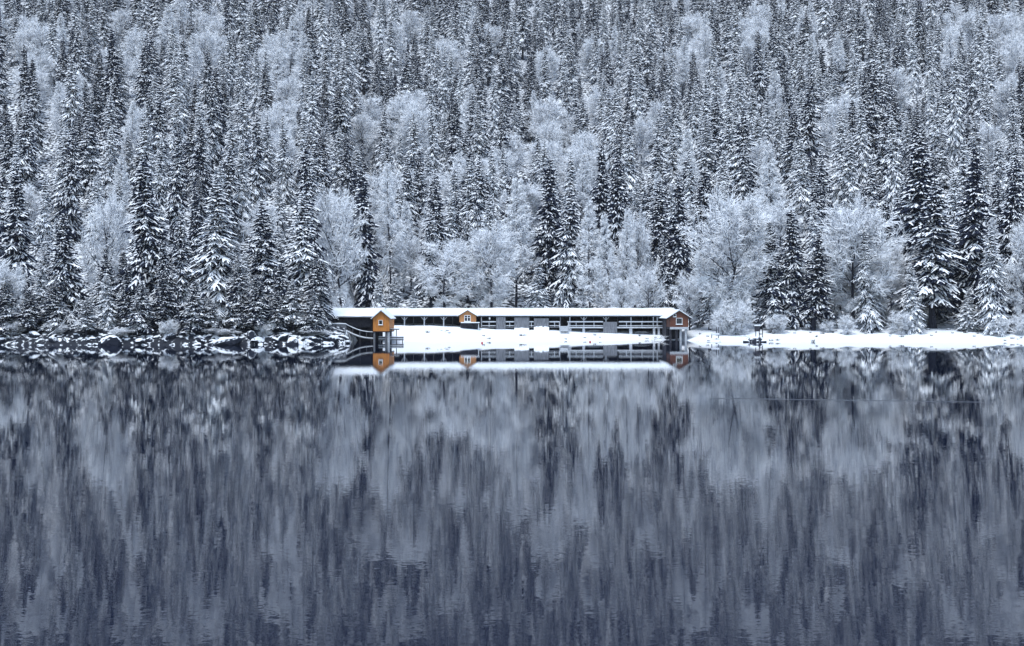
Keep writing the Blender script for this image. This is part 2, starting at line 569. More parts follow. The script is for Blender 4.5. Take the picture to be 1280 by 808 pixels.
def broadleaf(seed, H=18.0, spread=1.0, t0=0.22, n1=13, n2=7, n3=6, n4=4, up=0.55, lean=(0, 0), tw=0.05, stems=1, conical=False, stiff=.5):
    """bare tree: returns (trunk+limbs mesh, twig crown mesh)"""
    rnd = random.Random(seed)
    tb, cb_ = MB(), MB()
    V, Fc, Mi = cb_.v, cb_.f, cb_.m

    def ribbon(pts, w):
        prev = None
        d = unit(pts[-1] - pts[0])
        side = unit(np.cross(d, np.array([rnd.uniform(-.6, .6), rnd.uniform(-.6, .6), 1.0])))
        upv = np.array([0, 0, 1.0])
        for k, p in enumerate(pts):
            ww = w * (1 - 0.7 * k / (len(pts) - 1))
            j = len(V)
            V.append(tuple(p + side * ww - upv * ww * .7)); V.append(tuple(p + upv * ww * .9)); V.append(tuple(p - side * ww - upv * ww * .7))
            if prev is not None:
                i = prev
                m_ = 1 if rnd.random() < 0.62 else 0
                Fc.append((i, i + 1, j + 1, j)); Mi.append(m_)
                Fc.append((i + 1, i + 2, j + 2, j + 1)); Mi.append(m_)
            prev = j

    def path(p, d, L, n, wob, rise):
        pts = [p]
        d = unit(d)
        for k in range(n):
            d = unit(d + np.array([rnd.uniform(-wob, wob), rnd.uniform(-wob, wob), rnd.uniform(-wob, wob) + rise]))
            p = p + d * (L / n)
            pts.append(p)
        return pts

    def at(pts, u):
        f = u * (len(pts) - 1)
        i = min(int(f), len(pts) - 2)
        return pts[i] + (pts[i + 1] - pts[i]) * (f - i), unit(pts[i + 1] - pts[i])

    def spread_dir(d, ang):
        a = rnd.uniform(0, 6.283)
        u = unit(np.cross(d, np.array([0.3, 0.2, 1.0])))
        w = np.cross(d, u)
        return unit(d * math.cos(ang) + (u * math.cos(a) + w * math.sin(a)) * math.sin(ang))

    for st in range(stems):
        if stems > 1:
            a = 6.28 * st / stems + rnd.uniform(-.5, .5)
            d0 = np.array([math.cos(a) * .4 + lean[0], math.sin(a) * .4 + lean[1], 1.0])
        else:
            d0 = np.array([lean[0], lean[1], 1.0])
        Ht = H * (1 if stems == 1 else rnd.uniform(.7, 1.0))
        tr = path(np.array([0, 0, -0.8]), d0, Ht * (0.97 if conical else 0.78), 8, 0.03 if conical else 0.07, 0.05)
        r0 = (0.010 if conical else (0.018 if stems == 1 else 0.012)) * H
        tb.tube(tr, [r0 * (1 - 0.85 * k / 8) for k in range(9)], 7, 0)
        for b1 in range(n1):
            u = t0 + (1 - t0) * (b1 + rnd.random()) / n1
            p, td = at(tr, min(u, .999))
            a = b1 * 2.4 + rnd.uniform(-.4, .4)
            if conical:
                prof = (1 - u) ** 1.05 * (0.55 + .55 * min(1, (u - t0) / .25)) + .04
                L1 = H * 0.21 * spread * prof * rnd.uniform(.75, 1.2) + .3
                d1 = np.array([math.cos(a), math.sin(a), rnd.uniform(-.12, .22) + 0.3 * u])
                rise = -.03
            else:
                e = -0.05 + up * 2.6 * ((u - t0) / (1 - t0)) ** 1.4
                d1 = unit(np.array([math.cos(a) + lean[0] * 1.2, math.sin(a) + lean[1] * 1.2, e + rnd.uniform(-.12, .2)]))
                # reach to a rounded crown outline
                ax_ = np.array([.40 * H * spread, .40 * H * spread, .40 * H])
                o_ = (p - np.array([0, 0, .59 * H])) / ax_
                q_ = d1 / ax_
                qa, qb, qc = q_ @ q_, 2 * (o_ @ q_), o_ @ o_ - 1
                di = max(0.0, qb * qb - 4 * qa * qc)
                L1 = max(.12 * H, (-qb + math.sqrt(di)) / (2 * qa)) * rnd.uniform(.72, .98)
                rise = 0.04
            br = path(p, d1, L1, 5, .13, rise)
            rb = max(0.035, r0 * 0.36 * L1 / (H * .4))
            tb.tube(br, [rb * (1 - 0.8 * k / 5) for k in range(6)], 4, 0, False)
            for b2 in range(n2):
                u2 = 0.18 + 0.8 * (b2 + rnd.random()) / n2
                p2, td2 = at(br, min(u2, .999))
                L2 = (L1 * (0.46 - 0.22 * u2) if conical else min(L1, .3 * H) * (.5 - .2 * u2)) * rnd.uniform(.7, 1.2) + .25
                s2 = path(p2, spread_dir(td2, rnd.uniform(.45, .95)), L2, 3, .2, .05 if not conical else -.05)
                ribbon(s2, tw * 1.15)
                for b3 in range(n3):
                    u3 = .15 + .83 * (b3 + rnd.random()) / n3
                    p3, td3 = at(s2, min(u3, .999))
                    L3 = L2 * rnd.uniform(.35, .62) + .15
                    s3 = path(p3, spread_dir(td3, rnd.uniform(.4, .9)), L3, 2, .25, .04 if not conical else -.12)
                    ribbon(s3, tw * .85)
                    for b4 in range(n4):
                        p4, td4 = at(s3, rnd.uniform(.15, .98))
                        ribbon([p4, p4 + spread_dir(td4, rnd.uniform(.4, .9)) * (L3 * rnd.uniform(.4, .8) + .1)], tw * .6)
    return tb.mesh('trunk', [M_bark]), cb_.mesh('crown', [M_twig, M_frost])


SPR = []     # (trunk mesh, crown mesh, height, radius)
for i, R in enumerate([
        (4.8, .05, .88, .85, .10, .45, .7), (4.2, .10, .60, .66, .14, .06, .95), (5.2, .04, .93, .95, .08, .45, .65), (3.9, .16, .44, .56, .18, .04, 1.0),
        (4.4, .07, .82, .80, .12, .4, .75), (4.9, .12, .52, .68, .16, .05, .95), (4.0, .05, .95, 1.0, .10, .45, .65), (4.4, .20, .72, .6, .20, .15, .95)]):
    R, cb_, sn, dr, gp, ri, hk_ = R
    SPR.append((trunk_mesh(50 + i, 30, .36, .008, .97), spruce_crown(100 + i, 30, R, cb_, sn, dr, .62, 6, gp, ri, hk_), 30.0, R))
BRO = []
for i in range(5):
    t_, c_ = broadleaf(200 + i, 18, 1.0 + .08 * (i % 3 - 1), (.08, .2, .22, .12, .18)[i], (34, 28, 24, 24, 24)[i], (14, 13, 11, 11, 11)[i], (8, 8, 7, 7, 7)[i], 3, .5 + .1 * (i % 3), tw=.06)
    BRO.append((t_, c_, 18.0, 7.0))
LAR = []
for i in range(3):
    t_, c_ = broadleaf(300 + i, 28, 1.05, .18 + .08 * i, 60, 9, 5, 2, conical=True, tw=.06)
    LAR.append((t_, c_, 28.0, 4.8))
BUS = []
for i in range(4):
    t_, c_ = broadleaf(400 + i, 5.0, 1.15, .1, 9, 7, 6, 3, .6, (0, -.25 * (i % 2)), .032, 4)
    BUS.append((t_, c_, 5.0, 2.8))
for l_, nm in ((SPR, 'spruce'), (BRO, 'broadleaf'), (LAR, 'larch'), (BUS, 'bush')):
    for k, (t_, c_, hh, rr) in enumerate(l_):
        co = np.empty(len(c_.vertices) * 3)
        c_.vertices.foreach_get('co', co)
        co = co.reshape(-1, 3)
        hh = float(np.percentile(co[:, 2], 99.9))
        rr = float(np.percentile(np.hypot(co[:, 0], co[:, 1]), 97))
        l_[k] = (t_, c_, hh, rr)
        print(nm, k, len(c_.polygons), round(hh, 1), round(rr, 1))
KINDS = {'spruce': SPR, 'broadleaf': BRO, 'larch': LAR, 'bush': BUS}


# ---------------------------------------------------------------- where every tree stands
# dict: kind, var, x, y, z, sx, sz, rot, label (None = on the slope)
TREES = []


def put(kind, var, px, ytop, D, wpx, label=None, rot=None, sink=0.0):
    rnd = random.Random(int(px * 7 + ytop * 13 + D))
    x = XX(px, D)
    zg = float(terrain(x, D)) - sink
    h = ZZ(ytop, D) - zg
    _, _, hh, rr = KINDS[kind][var]
    TREES.append(dict(kind=kind, var=var, x=x, y=D, z=zg, sx=wpx * D / F / 2 / rr, sz=h / hh,
                      rot=rnd.uniform(0, 6.28) if rot is None else rot, label=label, h=h, r=wpx * D / F / 2))


S, B, L_, U = 'spruce', 'broadleaf', 'larch', 'bush'
FRONT = [
    # kind, variant, px, top row, distance, width px, label
    (S, 1, 22, 205, 268, 52, 'tall dark spruce by the left edge of the photo, behind tangled shore bushes'),
    (S, 5, 82, 268, 262, 50, 'snow-laden broad spruce leaning over the shore bushes near the left edge'),
    (B, 3, 132, 240, 270, 72, 'rounded frosted bare tree between two shore spruces on the left bank'),
    (S, 2, 135, 344, 257, 30, 'small bright snow-covered spruce standing above the big dark boulder'),
    (S, 1, 188, 196, 262, 62, 'tallest spruce on the left bank, with long snowy drooping boughs'),
    (S, 7, 228, 268, 260, 40, 'narrow spruce between the two broadest spruces of the left bank'),
    (S, 0, 274, 220, 261, 66, 'broad spruce with diagonal snow-streaked boughs above the slanted rock'),
    (S, 7, 333, 250, 264, 56, 'medium spruce just right of the slanted shore rock, snow thin on lower boughs'),
    (S, 4, 379, 240, 268, 60, 'spruce with thick snow clumps right beside the left end of the boathouse'),
    (S, 1, 386, 178, 282, 42, 'tall slender spruce rising behind the clumped spruce beside the boathouse'),
    (S, 5, 394, 318, 264, 40, 'short dark spruce touching the left end of the boathouse roof'),
    (S, 5, 210, 300, 258, 34, 'short dim spruce in the gap left of the narrow bank spruce'),
    (S, 3, 160, 330, 257, 30, 'low spruce tucked behind the small bright spruce on the bank'),
    (S, 1, 300, 320, 258, 36, 'dark low spruce directly above the peak of the slanted rock'),
    (S, 3, 352, 330, 260, 38, 'dark low spruce above the square shore rock near the boathouse'),
    (S, 4, 50, 330, 258, 34, 'small spruce half hidden in frosted bushes at the far left bank'),
    (B, 2, 12, 326, 254, 56, 'low spreading frosted tree overhanging the water by the left edge'),
    (B, 4, 428, 232, 288, 80, 'pale frosted tree standing over the left end of the boathouse roof'),
    (S, 3, 460, 214, 316, 44, 'dark thinly snowed spruce rising behind the orange hut'),
    (L_, 1, 489, 205, 322, 42, 'thin frosted larch with a bare lower trunk behind the gallery roof'),
    (S, 2, 474, 344, 306, 24, 'first small snowy spruce behind the roof, nearest the orange hut'),
    (S, 0, 493, 347, 307, 26, 'second small snowy spruce behind the roof, right of the orange hut'),
    (S, 6, 516, 362, 306, 20, 'smallest snowy spruce peeping over the gallery roof'),
    (S, 5, 546, 232, 330, 46, 'dark spruce with bright snow clumps above the open gallery bays'),
    (S, 3, 569, 244, 334, 28, 'slim dark spruce beside the clumped one above the tan dormer hut'),
    (B, 3, 556, 296, 312, 76, 'frosted spreading tree behind the roof left of the tan dormer hut'),
    (B, 1, 614, 276, 313, 76, 'large frosted bare tree behind the roof right of the tan dormer hut'),
    (S, 3, 607, 224, 348, 32, 'small dark spruce standing out against pale trees above the tan hut'),
    (L_, 2, 645, 222, 322, 50, 'pale feathery larch behind the middle of the gallery roof'),
    (S, 4, 672, 322, 310, 32, 'short spruce behind the roof above the grey board panels'),
    (S, 3, 686, 198, 326, 44, 'tall dark spruce behind the gallery between two pale trees'),
    (S, 7, 708, 236, 316, 46, 'snow-dusted spruce right of the tall dark one behind the gallery'),
    (L_, 0, 738, 250, 313, 46, 'frosted larch whose dark bare trunk shows above the gallery roof'),
    (S, 3, 749, 180, 338, 36, 'slim dark spruce high behind the gallery stairs'),
    (S, 5, 774, 194, 330, 46, 'tall dark spruce behind the right half of the gallery'),
    (L_, 1, 764, 268, 311, 34, 'second frosted bare-trunked larch above the gallery roof'),
    (L_, 1, 782, 260, 314, 30, 'third frosted bare-trunked larch above the gallery roof'),
    (B, 4, 794, 262, 320, 50, 'frosted upright tree behind the roof left of the red hut'),
    (B, 2, 812, 332, 308, 50, 'low round frosted tree just behind the roof near the red hut'),
    (B, 0, 780, 345, 307, 40, 'low frosted thicket tree behind the roof between bare trunks'),
    (S, 1, 824, 226, 328, 50, 'broad dark spruce behind the red hut'),
    (S, 3, 848, 222, 322, 40, 'dark spruce rising straight above the red hut gable'),
    (S, 5, 876, 210, 332, 48, 'dark tall spruce left behind the great round frosted tree'),
    (B, 0, 909, 236, 290, 104, 'great round frosted tree, the largest bare crown on the shore'),
    (B, 4, 862, 340, 300, 44, 'low frosted tree between the red hut and the great round tree'),
    (U, 0, 921, 372, 283, 50, 'dense white frosted bush on the beach below the great round tree'),
    (U, 2, 905, 385, 284, 34, 'smaller frosted bush left of the dense white one on the beach'),
    (S, 1, 967, 276, 288, 46, 'dark shore spruce just right of the great round frosted tree'),
    (S, 5, 992, 262, 290, 48, 'middle spruce of the dark clump on the right shore'),
    (S, 3, 1016, 292, 287, 44, 'right spruce of the dark clump on the right shore'),
    (S, 4, 1044, 262, 297, 28, 'thin ragged spruce beside the thick bare trunk on the right shore'),
    (B, 1, 1068, 244, 290, 112, 'tall frosted tree with thick dark trunk and high rounded crown'),
    (B, 4, 1114, 300, 300, 50, 'lower frosted tree right of the high rounded crown on the right shore'),
    (S, 4, 1087, 280, 286, 36, 'compact upright spruce alone in front of the tall frosted tree'),
    (S, 2, 1141, 330, 283, 32, 'small pale snow-heaped spruce on the right beach edge'),
    (S, 7, 1166, 226, 290, 76, 'largest spruce on the right shore with sweeping snowy boughs'),
    (S, 1, 1152, 168, 306, 76, 'very tall dark spruce behind the largest one on the right shore'),
    (S, 3, 1214, 190, 294, 58, 'tall dark spruce with bare lower trunk right of the largest one'),
    (S, 0, 1243, 282, 281, 40, 'bright snowy spruce standing forward near the right edge'),
    (S, 6, 1210, 362, 285, 28, 'small dark-bottomed spruce under the tall bare-trunked one'),
    (S, 5, 1262, 200, 300, 56, 'tall spruce behind the bright forward one near the right edge'),
    (B, 2, 1277, 272, 286, 62, 'frosted bare tree cut by the right edge of the photo'),
    (U, 1, 1060, 393, 281, 24, 'low snowy bush below the thick trunk on the right beach'),
    (U, 3, 1122, 388, 282, 34, 'low frosted bush left of the small pale spruce'),
    (U, 1, 972, 392, 283, 30, 'low frosted bush under the dark spruce clump'),
    (U, 3, 1250, 396, 278, 26, 'dark twiggy bush at the foot of the bright forward spruce'),
    (U, 2, 1035, 401, 284, 20, 'tiny frosted bush left of the thick trunk on the right beach'),
    (U, 0, 1275, 392, 279, 30, 'low bush on the beach at the right edge'),
]
_r = random.Random(9)
BK = [(50, 'by the left edge of the photo'), (110, 'left of the largest boulder'), (165, 'behind the largest boulder'), (255, 'between largest boulder and slanted slab'),
      (325, 'behind the slanted slab'), (380, 'behind the square shore rock'), (999, 'next to the boat shed')]
for i in range(7):
    px = -10 + 415 * (i + _r.random()) / 7
    sh = float(np.interp(px, SH_PX, SH_D))
    w = _r.uniform(22, 44)
    big = 'wide' if w > 33 else 'narrow'
    FRONT.append((U, _r.randrange(4), px, _r.uniform(398, 414), sh + _r.uniform(2.0, 4.0), w,
                  f'{big} frosted bush on the left bank {next(n for l_, n in BK if px < l_)}'))
for i, (px, yt, w) in enumerate(((6, 345, 40), (38, 362, 34), (68, 352, 38), (108, 372, 30), (176, 352, 36), (205, 340, 34), (243, 352, 38), (262, 372, 30), (304, 362, 34), (322, 344, 36), (345, 366, 30), (366, 350, 34), (390, 362, 32))):
    sh = float(np.interp(px, SH_PX, SH_D))
    FRONT.append((S, (1, 3, 5, 7)[i % 4], px, yt, sh + 3.2 + (i % 3), w, f'low dark spruce close to the water, {next(n for l_, n in BK if px < l_)}'))
for k, vr, px, yt, D, w, lab in FRONT:
    put(k, vr, px, yt, D, w, lab)
FRONTXY = [(t['x'], t['y'], t['kind']) for t in TREES]

# pale patches of bare trees on the slope: px, py of the crowns, half sizes
PALE = [(30, 60, 38, 25), (75, 85, 30, 25), (155, 20, 30, 15), (170, 120, 20, 30), (65, 120, 25, 18), (160, 100, 16, 25), (260, 50, 30, 25),
        (370, 110, 22, 22), (330, 70, 28, 15), (500, 145, 45, 28), (530, 190, 28, 22), (450, 165, 25, 25), (700, 165, 30, 22), (640, 190, 25, 22),
        (690, 140, 20, 15), (735, 180, 25, 25), (560, 60, 22, 15), (640, 20, 25, 10), (870, 45, 20, 35), (940, 30, 28, 30), (1010, 15, 25, 12), (1200, 30, 30, 30),
        (1265, 30, 22, 30), (1110, 210, 20, 25), (1150, 95, 25, 12), (420, 250, 25, 30), (320, 210, 18, 30), (600, 200, 30, 22), (850, 130, 12, 18),
        (960, 165, 16, 16), (25, 240, 30, 25), (1185, 70, 14, 30), (655, 225, 30, 30), (720, 205, 30, 20), (1060, 130, 15, 15), (350, 160, 14, 18), (455, 110, 18, 14)]


def pale_at(px, py):
    for a, b_, c, d in PALE:
        if ((px - a) / c) ** 2 + ((py - b_) / d) ** 2 < .62:
            return True
    return False


rnd = random.Random(77)
Dv = 262.0
while Dv < 860:
    step = 8.5 + (Dv - 262) * 0.008
    half = 0.50 * Dv + 14
    x = -half + rnd.uniform(0, 6)
    while x < half:
        x += 13.5 * rnd.uniform(.75, 1.3)
        xx, yy = x, Dv + rnd.uniform(-3.2, 3.2)
        px = 640 + F * xx / yy
        sh = float(np.interp(px, SH_PX, SH_D))
        lim = 12 if px < 425 else (30 if px < 862 else 17)
        if px < 425:
            lim = 4
        elif px < 470:
            lim = 45
        if yy - sh < lim or (408 < px < 870 and yy < 309):
            continue
        close = False
        for (fx, fy, fk) in FRONTXY:
            if abs(fx - xx) < 3.0 and abs(fy - yy) < 3.0:
                close = True
                break
        if close:
            continue
        zg = float(terrain(xx, yy))
        h = rnd.triangular(14, 38, 27)
        young = rnd.random() < .12
        if young:
            h *= .55
        # keep those right behind the front trees from towering over them
        if yy < 330:
            h = min(h, 24 + (yy - 290) * .1) * (.8 if yy < 300 else 1)
        py = YH - (zg + h * .7 - HC) * F / yy
        pale = pale_at(px, py)
        q = rnd.random()
        if pale:
            kind = B if q < .82 else (L_ if q < .96 else S)
        else:
            kind = S if q < .91 else (L_ if q < .96 else B)
        kk = KINDS[kind]
        clump = float(vnoise(np.array(xx / 38 + 20), np.array(yy / 55 + 7)))
        if kind == S:
            dark = clump + rnd.uniform(-.3, .3) > (0.30 if yy < 350 else (.52 if yy < 430 else 0.76))
            var = rnd.choice([1, 3, 5, 7]) if dark else rnd.choice([0, 2, 4, 6, 7])
        else:
            var = rnd.randrange(len(kk))
        if kind == B:
            h = rnd.uniform(15, 24)
        elif kind == L_:
            h *= .9
        _, _, hh, rr = kk[var]
        asp = rnd.uniform(.82, 1.2)
        sz = h / hh
        TREES.append(dict(kind=kind, var=var, x=xx, y=yy, z=zg - .2, sx=sz * asp if kind != S else (0.5 * sz + .62) * asp * (.72 if young else 1.0) * 1.16, sz=sz,
                          rot=rnd.uniform(0, 6.28), label=None, h=h, r=0))
        TREES[-1]['r'] = TREES[-1]['sx'] * rr
    Dv += step
print('trees', len(TREES))

# how much of each tree shows: front to back over a coarse picture
GW, GH = 640, 404
occ = np.zeros((GH, GW), bool)
for t in sorted(TREES, key=lambda t: t['y']):
    s_ = F / t['y'] * .5
    cx = 320 + t['x'] * s_
    zb_ = YH / 2 - (t['z'] + (0.1 if t['kind'] != B else .25) * t['h'] - HC) * s_
    zt_ = YH / 2 - (t['z'] + t['h'] - HC) * s_
    y0, y1 = max(0, int(zt_)), min(GH, int(zb_) + 1)
    n = 0
    for yy in range(y0, y1):
        u = min(1, max(0, (yy - zt_) / max(1, zb_ - zt_)))
        hw = t['r'] * s_ * (min(1, u ** .8) if t['kind'] != B else math.sin(math.pi * min(1, max(0, .1 + .85 * u)))) * .85
        a, b_ = max(0, int(round(cx - hw))), min(GW, int(round(cx + hw)) + 1)
        if b_ > a:
            n += int((~occ[yy, a:b_]).sum())
            occ[yy, a:b_] = True
    t['vis'] = n

_r = random.Random(31)
for t in TREES:
    t['lx'], t['ly'] = _r.gauss(0, .028), _r.gauss(0, .028)
IND = [t for t in TREES if t['label']]
for k, lim in ((S, 300), (B, 230), (L_, 120)):
    have = sum(1 for t in IND if t['kind'] == k)
    c = sorted([t for t in TREES if t['kind'] == k and not t['label'] and t['vis'] >= 6], key=lambda t: -t['vis'])[:lim - have]
    for t in c:
        t['ind'] = True
    IND += c
    print(k, 'individual', have + len(c), 'of', sum(1 for t in TREES if t['kind'] == k), 'least', c[-1]['vis'] if c else None)
NAMES = {S: ('spruce_tree', 'spruce tree'), B: ('bare_tree', 'bare tree'), L_: ('larch_tree', 'larch tree'), U: ('frosted_bush', 'bush')}
GROUPS = {S: 'snowy spruces of the lakeside mountain forest', B: 'frosted bare trees of the mountain forest',
          L_: 'frosted larches of the mountain forest', U: 'frosted bushes along the shore'}
COLS = [(70, 'at the left edge'), (150, 'above the big dark boulder'), (225, 'above the tallest left-bank spruce'), (300, 'above the slanted rock'),
        (370, 'above the square shore rock'), (430, 'above the roof end'), (500, 'above the orange hut'), (560, 'above the open bays'),
        (620, 'above the tan hut'), (690, 'above the grey panels'), (760, 'above the gallery stairs'), (820, 'above the gallery railing'),
        (870, 'above the red hut'), (950, 'above the great round tree'), (1030, 'above the dark spruce clump'), (1110, 'above the thick bare trunk'),
        (1185, 'above the largest right spruce'), (1240, 'above the bright forward spruce'), (9999, 'at the right edge')]
ROWS = [(28, 'topmost forest row'), (62, 'second forest row'), (98, 'upper slope'), (134, 'upper middle slope'), (170, 'middle slope'),
        (206, 'lower middle slope'), (245, 'lower slope'), (290, 'foot of the slope'), (999, 'row behind the shore')]


def slope_label(t):
    px = 640 + F * t['x'] / t['y']
    py = YH - (t['z'] + t['h'] * .9 - HC) * F / t['y']
    c = next(n for lim, n in COLS if px < lim)
    r = next(n for lim, n in ROWS if py < lim)
    size = 'tall' if t['h'] > 29 else ('short' if t['h'] < 19 else 'medium')
    if t['kind'] == S:
        look = 'dark' if t['var'] in (1, 3, 5) else 'snowy'
        nm = 'spruce'
    elif t['kind'] == B:
        size = 'large' if t['h'] > 18.5 else 'smaller'
        look, nm = 'pale frosted', 'bare tree'
    else:
        look, nm = 'frosted', 'larch'
    return f'{size} {look} {nm} in the {r}, {c}'


for t in sorted(IND, key=lambda t: (t['y'])):
    tm, cm, _, _ = KINDS[t['kind']][t['var']]
    nm, cat = NAMES[t['kind']]
    root = empty(nm, (t['x'], t['y'], t['z']), t['rot'], (t['sx'], t['sx'], t['sz']))
    root.rotation_euler = (t['lx'], t['ly'], t['rot'])
    tag(root, t['label'] or slope_label(t), cat, GROUPS[t['kind']])
    for pn, me in (('trunk', tm), ('crown', cm)):
        o = bpy.data.objects.new(pn, me)
        COL.objects.link(o)
        o.parent = root
    t['crown'] = o


def forest(name, kind, label, cat):
    """everything of this kind not placed as an individual: one object, its points carry copies of the same tree meshes"""
    pts = [t for t in TREES if t['kind'] == kind and not t['label'] and not t.get('ind')]
    if not pts:
        return
    me = bpy.data.meshes.new(name)
    me.from_pydata([(t['x'], t['y'], t['z']) for t in pts], [], [])
    for an, ty, key in (('variant', 'INT', lambda t: t['var']),):
        a = me.attributes.new(an, ty, 'POINT')
        a.data.foreach_set('value', [key(t) for t in pts])
    a = me.attributes.new('turn', 'FLOAT_VECTOR', 'POINT')
    a.data.foreach_set('vector', sum([[t['lx'], t['ly'], t['rot']] for t in pts], []))
    a = me.attributes.new('size', 'FLOAT_VECTOR', 'POINT')
    a.data.foreach_set('vector', sum([[t['sx'], t['sx'], t['sz']] for t in pts], []))
    ob = bpy.data.objects.new(name, me)
    COL.objects.link(ob)
    tag(ob, label, cat, None, 'stuff')
    ng = bpy.data.node_groups.new(name, 'GeometryNodeTree')
    ng.interface.new_socket('Geometry', in_out='INPUT', socket_type='NodeSocketGeometry')
    ng.interface.new_socket('Geometry', in_out='OUTPUT', socket_type='NodeSocketGeometry')
    N, L = ng.nodes.new, ng.links.new
    gi, go = N('NodeGroupInput'), N('NodeGroupOutput')
    jn = N('GeometryNodeJoinGeometry')
    crowns = {}
    for t in IND:
        if t['kind'] == kind:
            crowns.setdefault(t['var'], t['crown'])
    for v in sorted(crowns):
        oi = N('GeometryNodeObjectInfo')
        oi.transform_space = 'ORIGINAL'
        oi.inputs['Object'].default_value = crowns[v]
        g2 = N('GeometryNodeGeometryToInstance')
        L(oi.outputs['Geometry'], g2.inputs[0])
        L(g2.outputs[0], jn.inputs[0])
    ip = N('GeometryNodeInstanceOnPoints')
    L(gi.outputs[0], ip.inputs['Points'])
    L(jn.outputs[0], ip.inputs['Instance'])
    ip.inputs['Pick Instance'].default_value = True

    def attr(nm, ty):
        n = N('GeometryNodeInputNamedAttribute')
        n.data_type = ty
        n.inputs['Name'].default_value = nm
        return n.outputs[0]
    L(attr('variant', 'INT'), ip.inputs['Instance Index'])
    er = N('FunctionNodeEulerToRotation')
    L(attr('turn', 'FLOAT_VECTOR'), er.inputs[0])
    L(er.outputs[0], ip.inputs['Rotation'])
    L(attr('size', 'FLOAT_VECTOR'), ip.inputs['Scale'])
    L(ip.outputs[0], go.inputs[0])
    md = ob.modifiers.new('trees', 'NODES')
    md.node_group = ng


forest('spruce_forest', S, 'mass of snow-covered spruces filling the mountainside', 'forest')
forest('bare_forest', B, 'mass of pale frosted bare trees among the spruces', 'forest')
forest('larch_forest', L_, 'mass of frosted larches scattered through the forest', 'forest')
# ---------------------------------------------------------------- the long boathouse
def hut_parts(root, D0, D1, x0, x1, zb, ze, za, over, mwall, win, ridge_snow=.28, name='wall', dsnow=None):
    """gabled cabin seen end on: wall, roof (> snow_cap), window (> frame, pane)"""
    xm = (x0 + x1) / 2
    hw = (x1 - x0) / 2
    MB().prism([(x0, zb), (x1, zb), (x1, ze), (xm, za), (x0, ze)], D0, D1).build(name, mwall, root)
    sl = (za - ze) / hw
    t = .10
    r = MB()
    for s in (-1, 1):
        xo = xm + s * (hw + over)
        zo = za - sl * (hw + over)
        poly = [(xo, zo + .03), (xm, za + .03), (xm, za + .03 + t), (xo, zo + .03 + t)]
        if s > 0:
            poly = poly[::-1]
        r.prism(poly, D0 - .45, D1)
    ro = r.build('roof', M_tile, root)
    sn = MB()
    nseg = 8
    rr_ = random.Random(int(D0 * 10))
    for s in (-1, 1):
        xo = xm + s * (hw + over + .05)
        zo = za - sl * (hw + over + .05)
        for k in range(nseg):
            ya = D0 - .42 + (D1 - D0 + .42) * k / nseg
            yb = D0 - .42 + (D1 - D0 + .42) * (k + 1) / nseg
            h = ridge_snow * rr_.uniform(.9, 1.1)
            z1, z2 = zo + .03 + t + .004, za + .03 + t + .004
            poly = [(xo, z1), (xm, z2), (xm, z2 + h * .9), (xo + s * .04, z1 + h * .55), (xo + s * .07, z1 + h * .2)]
            if s > 0:
                poly = poly[::-1]
            sn.prism(poly, ya, yb)
    sn.build('snow_cap', M_snow, ro)
    for (wx0, wx1, wz0, wz1, mull) in win:
        w = .12
        f = MB()
        ya, yb = D0 - .07, D0 + .02
        f.box(wx0, wx1, ya, yb, wz0, wz0 + w).box(wx0, wx1, ya, yb, wz1 - w, wz1)
        f.box(wx0, wx0 + w, ya, yb, wz0 + w, wz1 - w).box(wx1 - w, wx1, ya, yb, wz0 + w, wz1 - w)
        xm2 = (wx0 + wx1) / 2
        if mull:
            f.box(xm2 - .07, xm2 + .07, ya, yb, wz0 + w, wz1 - w)
            zt = wz0 + .62 * (wz1 - wz0)
            f.box(wx0 + w, xm2 - .07, ya, yb, zt - .04, zt + .04).box(xm2 + .07, wx1 - w, ya, yb, zt - .04, zt + .04)
        fo = f.build('window', M_white, root)
        MB().box(wx0 + w, wx1 - w, D0 - .03, D0 - .012, wz0 + w, wz1 - w).build('pane', M_glass, fo)
        MB().box(wx0 - .1, wx1 + .1, D0 - .18, D0 - .072, wz0 - .10, wz0).build('sill', M_snow, fo)


